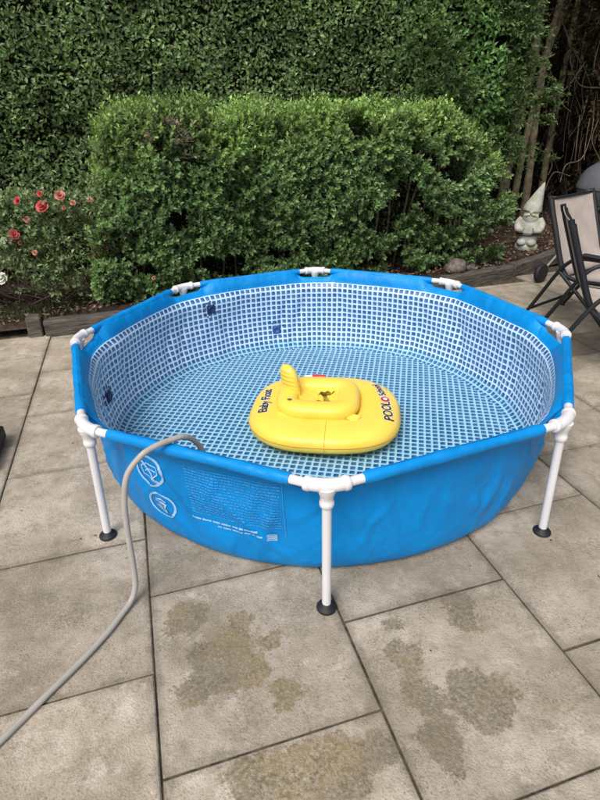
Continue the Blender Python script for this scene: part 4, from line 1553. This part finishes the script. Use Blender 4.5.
Mw = Matrix.Rotation(R(35), 3, 'Z') @ Matrix.Rotation(PI / 2, 3, 'X')
wh = MB().lathe([(0.02, -0.024), (0.06, -0.022), (0.075, -0.024), (0.085, -0.016), (0.086, 0.016), (0.075, 0.024), (0.06, 0.018), (0.02, 0.024)], (wx, wy, 0.0865), 24, Mw)
wh.build('wheel', M['rubber'], kt)

# ------------------------------------------------------------------ patio chairs
CW = 0.55


def sheet_mesh(path, y0, y1, sag, thick=0.004, m=10):
    V_, F_ = [], []
    n_ = len(path)
    for lay_ in (0, 1):
        for i, (x, z) in enumerate(path):
            a = path[max(i - 1, 0)]
            b_ = path[min(i + 1, n_ - 1)]
            tx, tz = b_[0] - a[0], b_[1] - a[1]
            l_ = math.hypot(tx, tz)
            nx, nz = -tz / l_, tx / l_
            for j in range(m + 1):
                s_ = j / m
                k = -sag * 4 * s_ * (1 - s_) + (thick if lay_ else 0)
                V_.append((x + nx * k, y0 + (y1 - y0) * s_, z + nz * k))
    off_ = n_ * (m + 1)
    for i in range(n_ - 1):
        for j in range(m):
            q = i * (m + 1) + j
            F_.append((q, q + 1, q + m + 2, q + m + 1))
            F_.append((off_ + q, off_ + q + m + 1, off_ + q + m + 2, off_ + q + 1))
    for j in range(m):
        F_.append((j, off_ + j, off_ + j + 1, j + 1))
        q = (n_ - 1) * (m + 1) + j
        F_.append((q, q + 1, off_ + q + 1, off_ + q))
    return np_mesh('sling', V_, F_, True)


def make_chair(loc, rz, label):
    t = tag(empty('patio_chair', loc, rz), label, 'chair', 'folding patio chairs by the pool')
    back = [(-0.225, 0.905), (-0.215, 0.89), (-0.19, 0.82), (-0.15, 0.72), (-0.11, 0.62), (-0.07, 0.52), (-0.03, 0.44), (0.0, 0.405)]
    seat = [(0.02, 0.405), (0.10, 0.395), (0.25, 0.405), (0.40, 0.42), (0.46, 0.415), (0.475, 0.395)]
    link('back_sling', sheet_mesh(back, 0.012, CW - 0.012, 0.012), M['sling'], t)
    link('seat_sling', sheet_mesh(seat, 0.012, CW - 0.012, 0.02), M['sling'], t)
    for y in (0.0, CW):
        MB().tube(catmull([(x, y, z) for x, z in back[1:]], 3), 0.019, 10, True).build('back_post', M['dark_metal'], t)
        MB().tube(catmull([(0.0, y, 0.405), (0.10, y, 0.39), (0.30, y, 0.405), (0.47, y, 0.41)], 4), 0.0145, 10).build('seat_rail', M['dark_metal'], t)
        s_ = -1 if y == 0 else 1
        y2 = y + s_ * 0.03
        MB().tube(catmull([(-0.27, y2, 0.01), (-0.16, y2, 0.21), (-0.06, y2, 0.40), (0.0, y2, 0.49), (0.06, y2, 0.535), (0.16, y2, 0.555), (0.45, y2, 0.56)], 6), 0.0135, 10).build('rear_leg', M['dark_metal'], t)
        MB().tube(catmull([(-0.04, y2, 0.44), (0.10, y2, 0.33), (0.30, y2, 0.17), (0.47, y2, 0.01)], 5), 0.0125, 10).build('front_leg', M['dark_metal'], t)
        MB().box((0.28, y2, 0.575), (0.36, 0.05, 0.022), None, 0.008).build('armrest', M['dark_metal'], t)
        MB().tube([(-0.215, y, 0.875), (-0.228, y, 0.915)], 0.017, 10).build('end_cap', M['rubber'], t)
        MB().lathe([(0.018, 0), (0.018, 0.03), (0.0135, 0.034)], (-0.27, y2, 0.0), 10).build('foot', M['rubber'], t)
        MB().lathe([(0.018, 0), (0.018, 0.03), (0.0125, 0.034)], (0.472, y2, 0.0), 10).build('foot', M['rubber'], t)
    for (x, z, y0, y1) in ((-0.21, 0.12, -0.03, CW + 0.03), (0.375, 0.105, -0.03, CW + 0.03), (0.0, 0.395, 0, CW), (-0.218, 0.895, 0, CW)):
        MB().tube([(x, y0, z), (x, y1, z)], 0.011, 8).build('crossbar', M['dark_metal'], t)
    return t


make_chair((1.76, 1.27, 0), math.atan2(-0.8, 0.6), 'beige sling patio chair facing right, its whole back showing beside the gnome')
make_chair((1.595, 0.49, 0), math.atan2(-0.32, 0.95), 'nearer patio chair seen edge-on at the right edge beside the pool rail')

# ------------------------------------------------------------------ dark trough end at the left edge
bx = MB().box((0, 0, 0.05), (0.22, 0.34, 0.10), None, 0.022)
o = bx.build('rubber_trug', M['rubber'])
tag(o, 'black plastic box end just showing at the left edge on the slabs', 'box')
o.location = W(-1.69, 0.19, 0.001)
o.rotation_euler = (0, 0, GA)

# ------------------------------------------------------------------ tiny leaf crumbs and grit on the slabs
n = 130
P = np.stack([RNG.uniform(-2.6, 2.4, n), RNG.uniform(-1.9, 1.8, n), np.full(n, 0.003)], 1)
P = P[np.hypot(P[:, 0] * UU[0] + P[:, 1] * VV[0], P[:, 0] * UU[1] + P[:, 1] * VV[1]) > 1.15]
n = len(P)
D = RNG.normal(0, 1, (n, 3)) * np.array([1, 1, 0.1])
me = leaf_mesh('leaf_crumbs', Wn(P), D, np.array([[0, 0, 1.0]]) + RNG.normal(0, 0.2, (n, 3)), RNG.uniform(.005, .017, n), RNG.uniform(.003, .008, n), np.tile([[0.06, 0.045, 0.028]], (n, 1)) * (0.5 + RNG.random((n, 1))))
tag(link('leaf_crumbs', me, M['leaf_dry']), 'tiny dark leaf crumbs scattered on the paving', 'debris', kind='stuff')
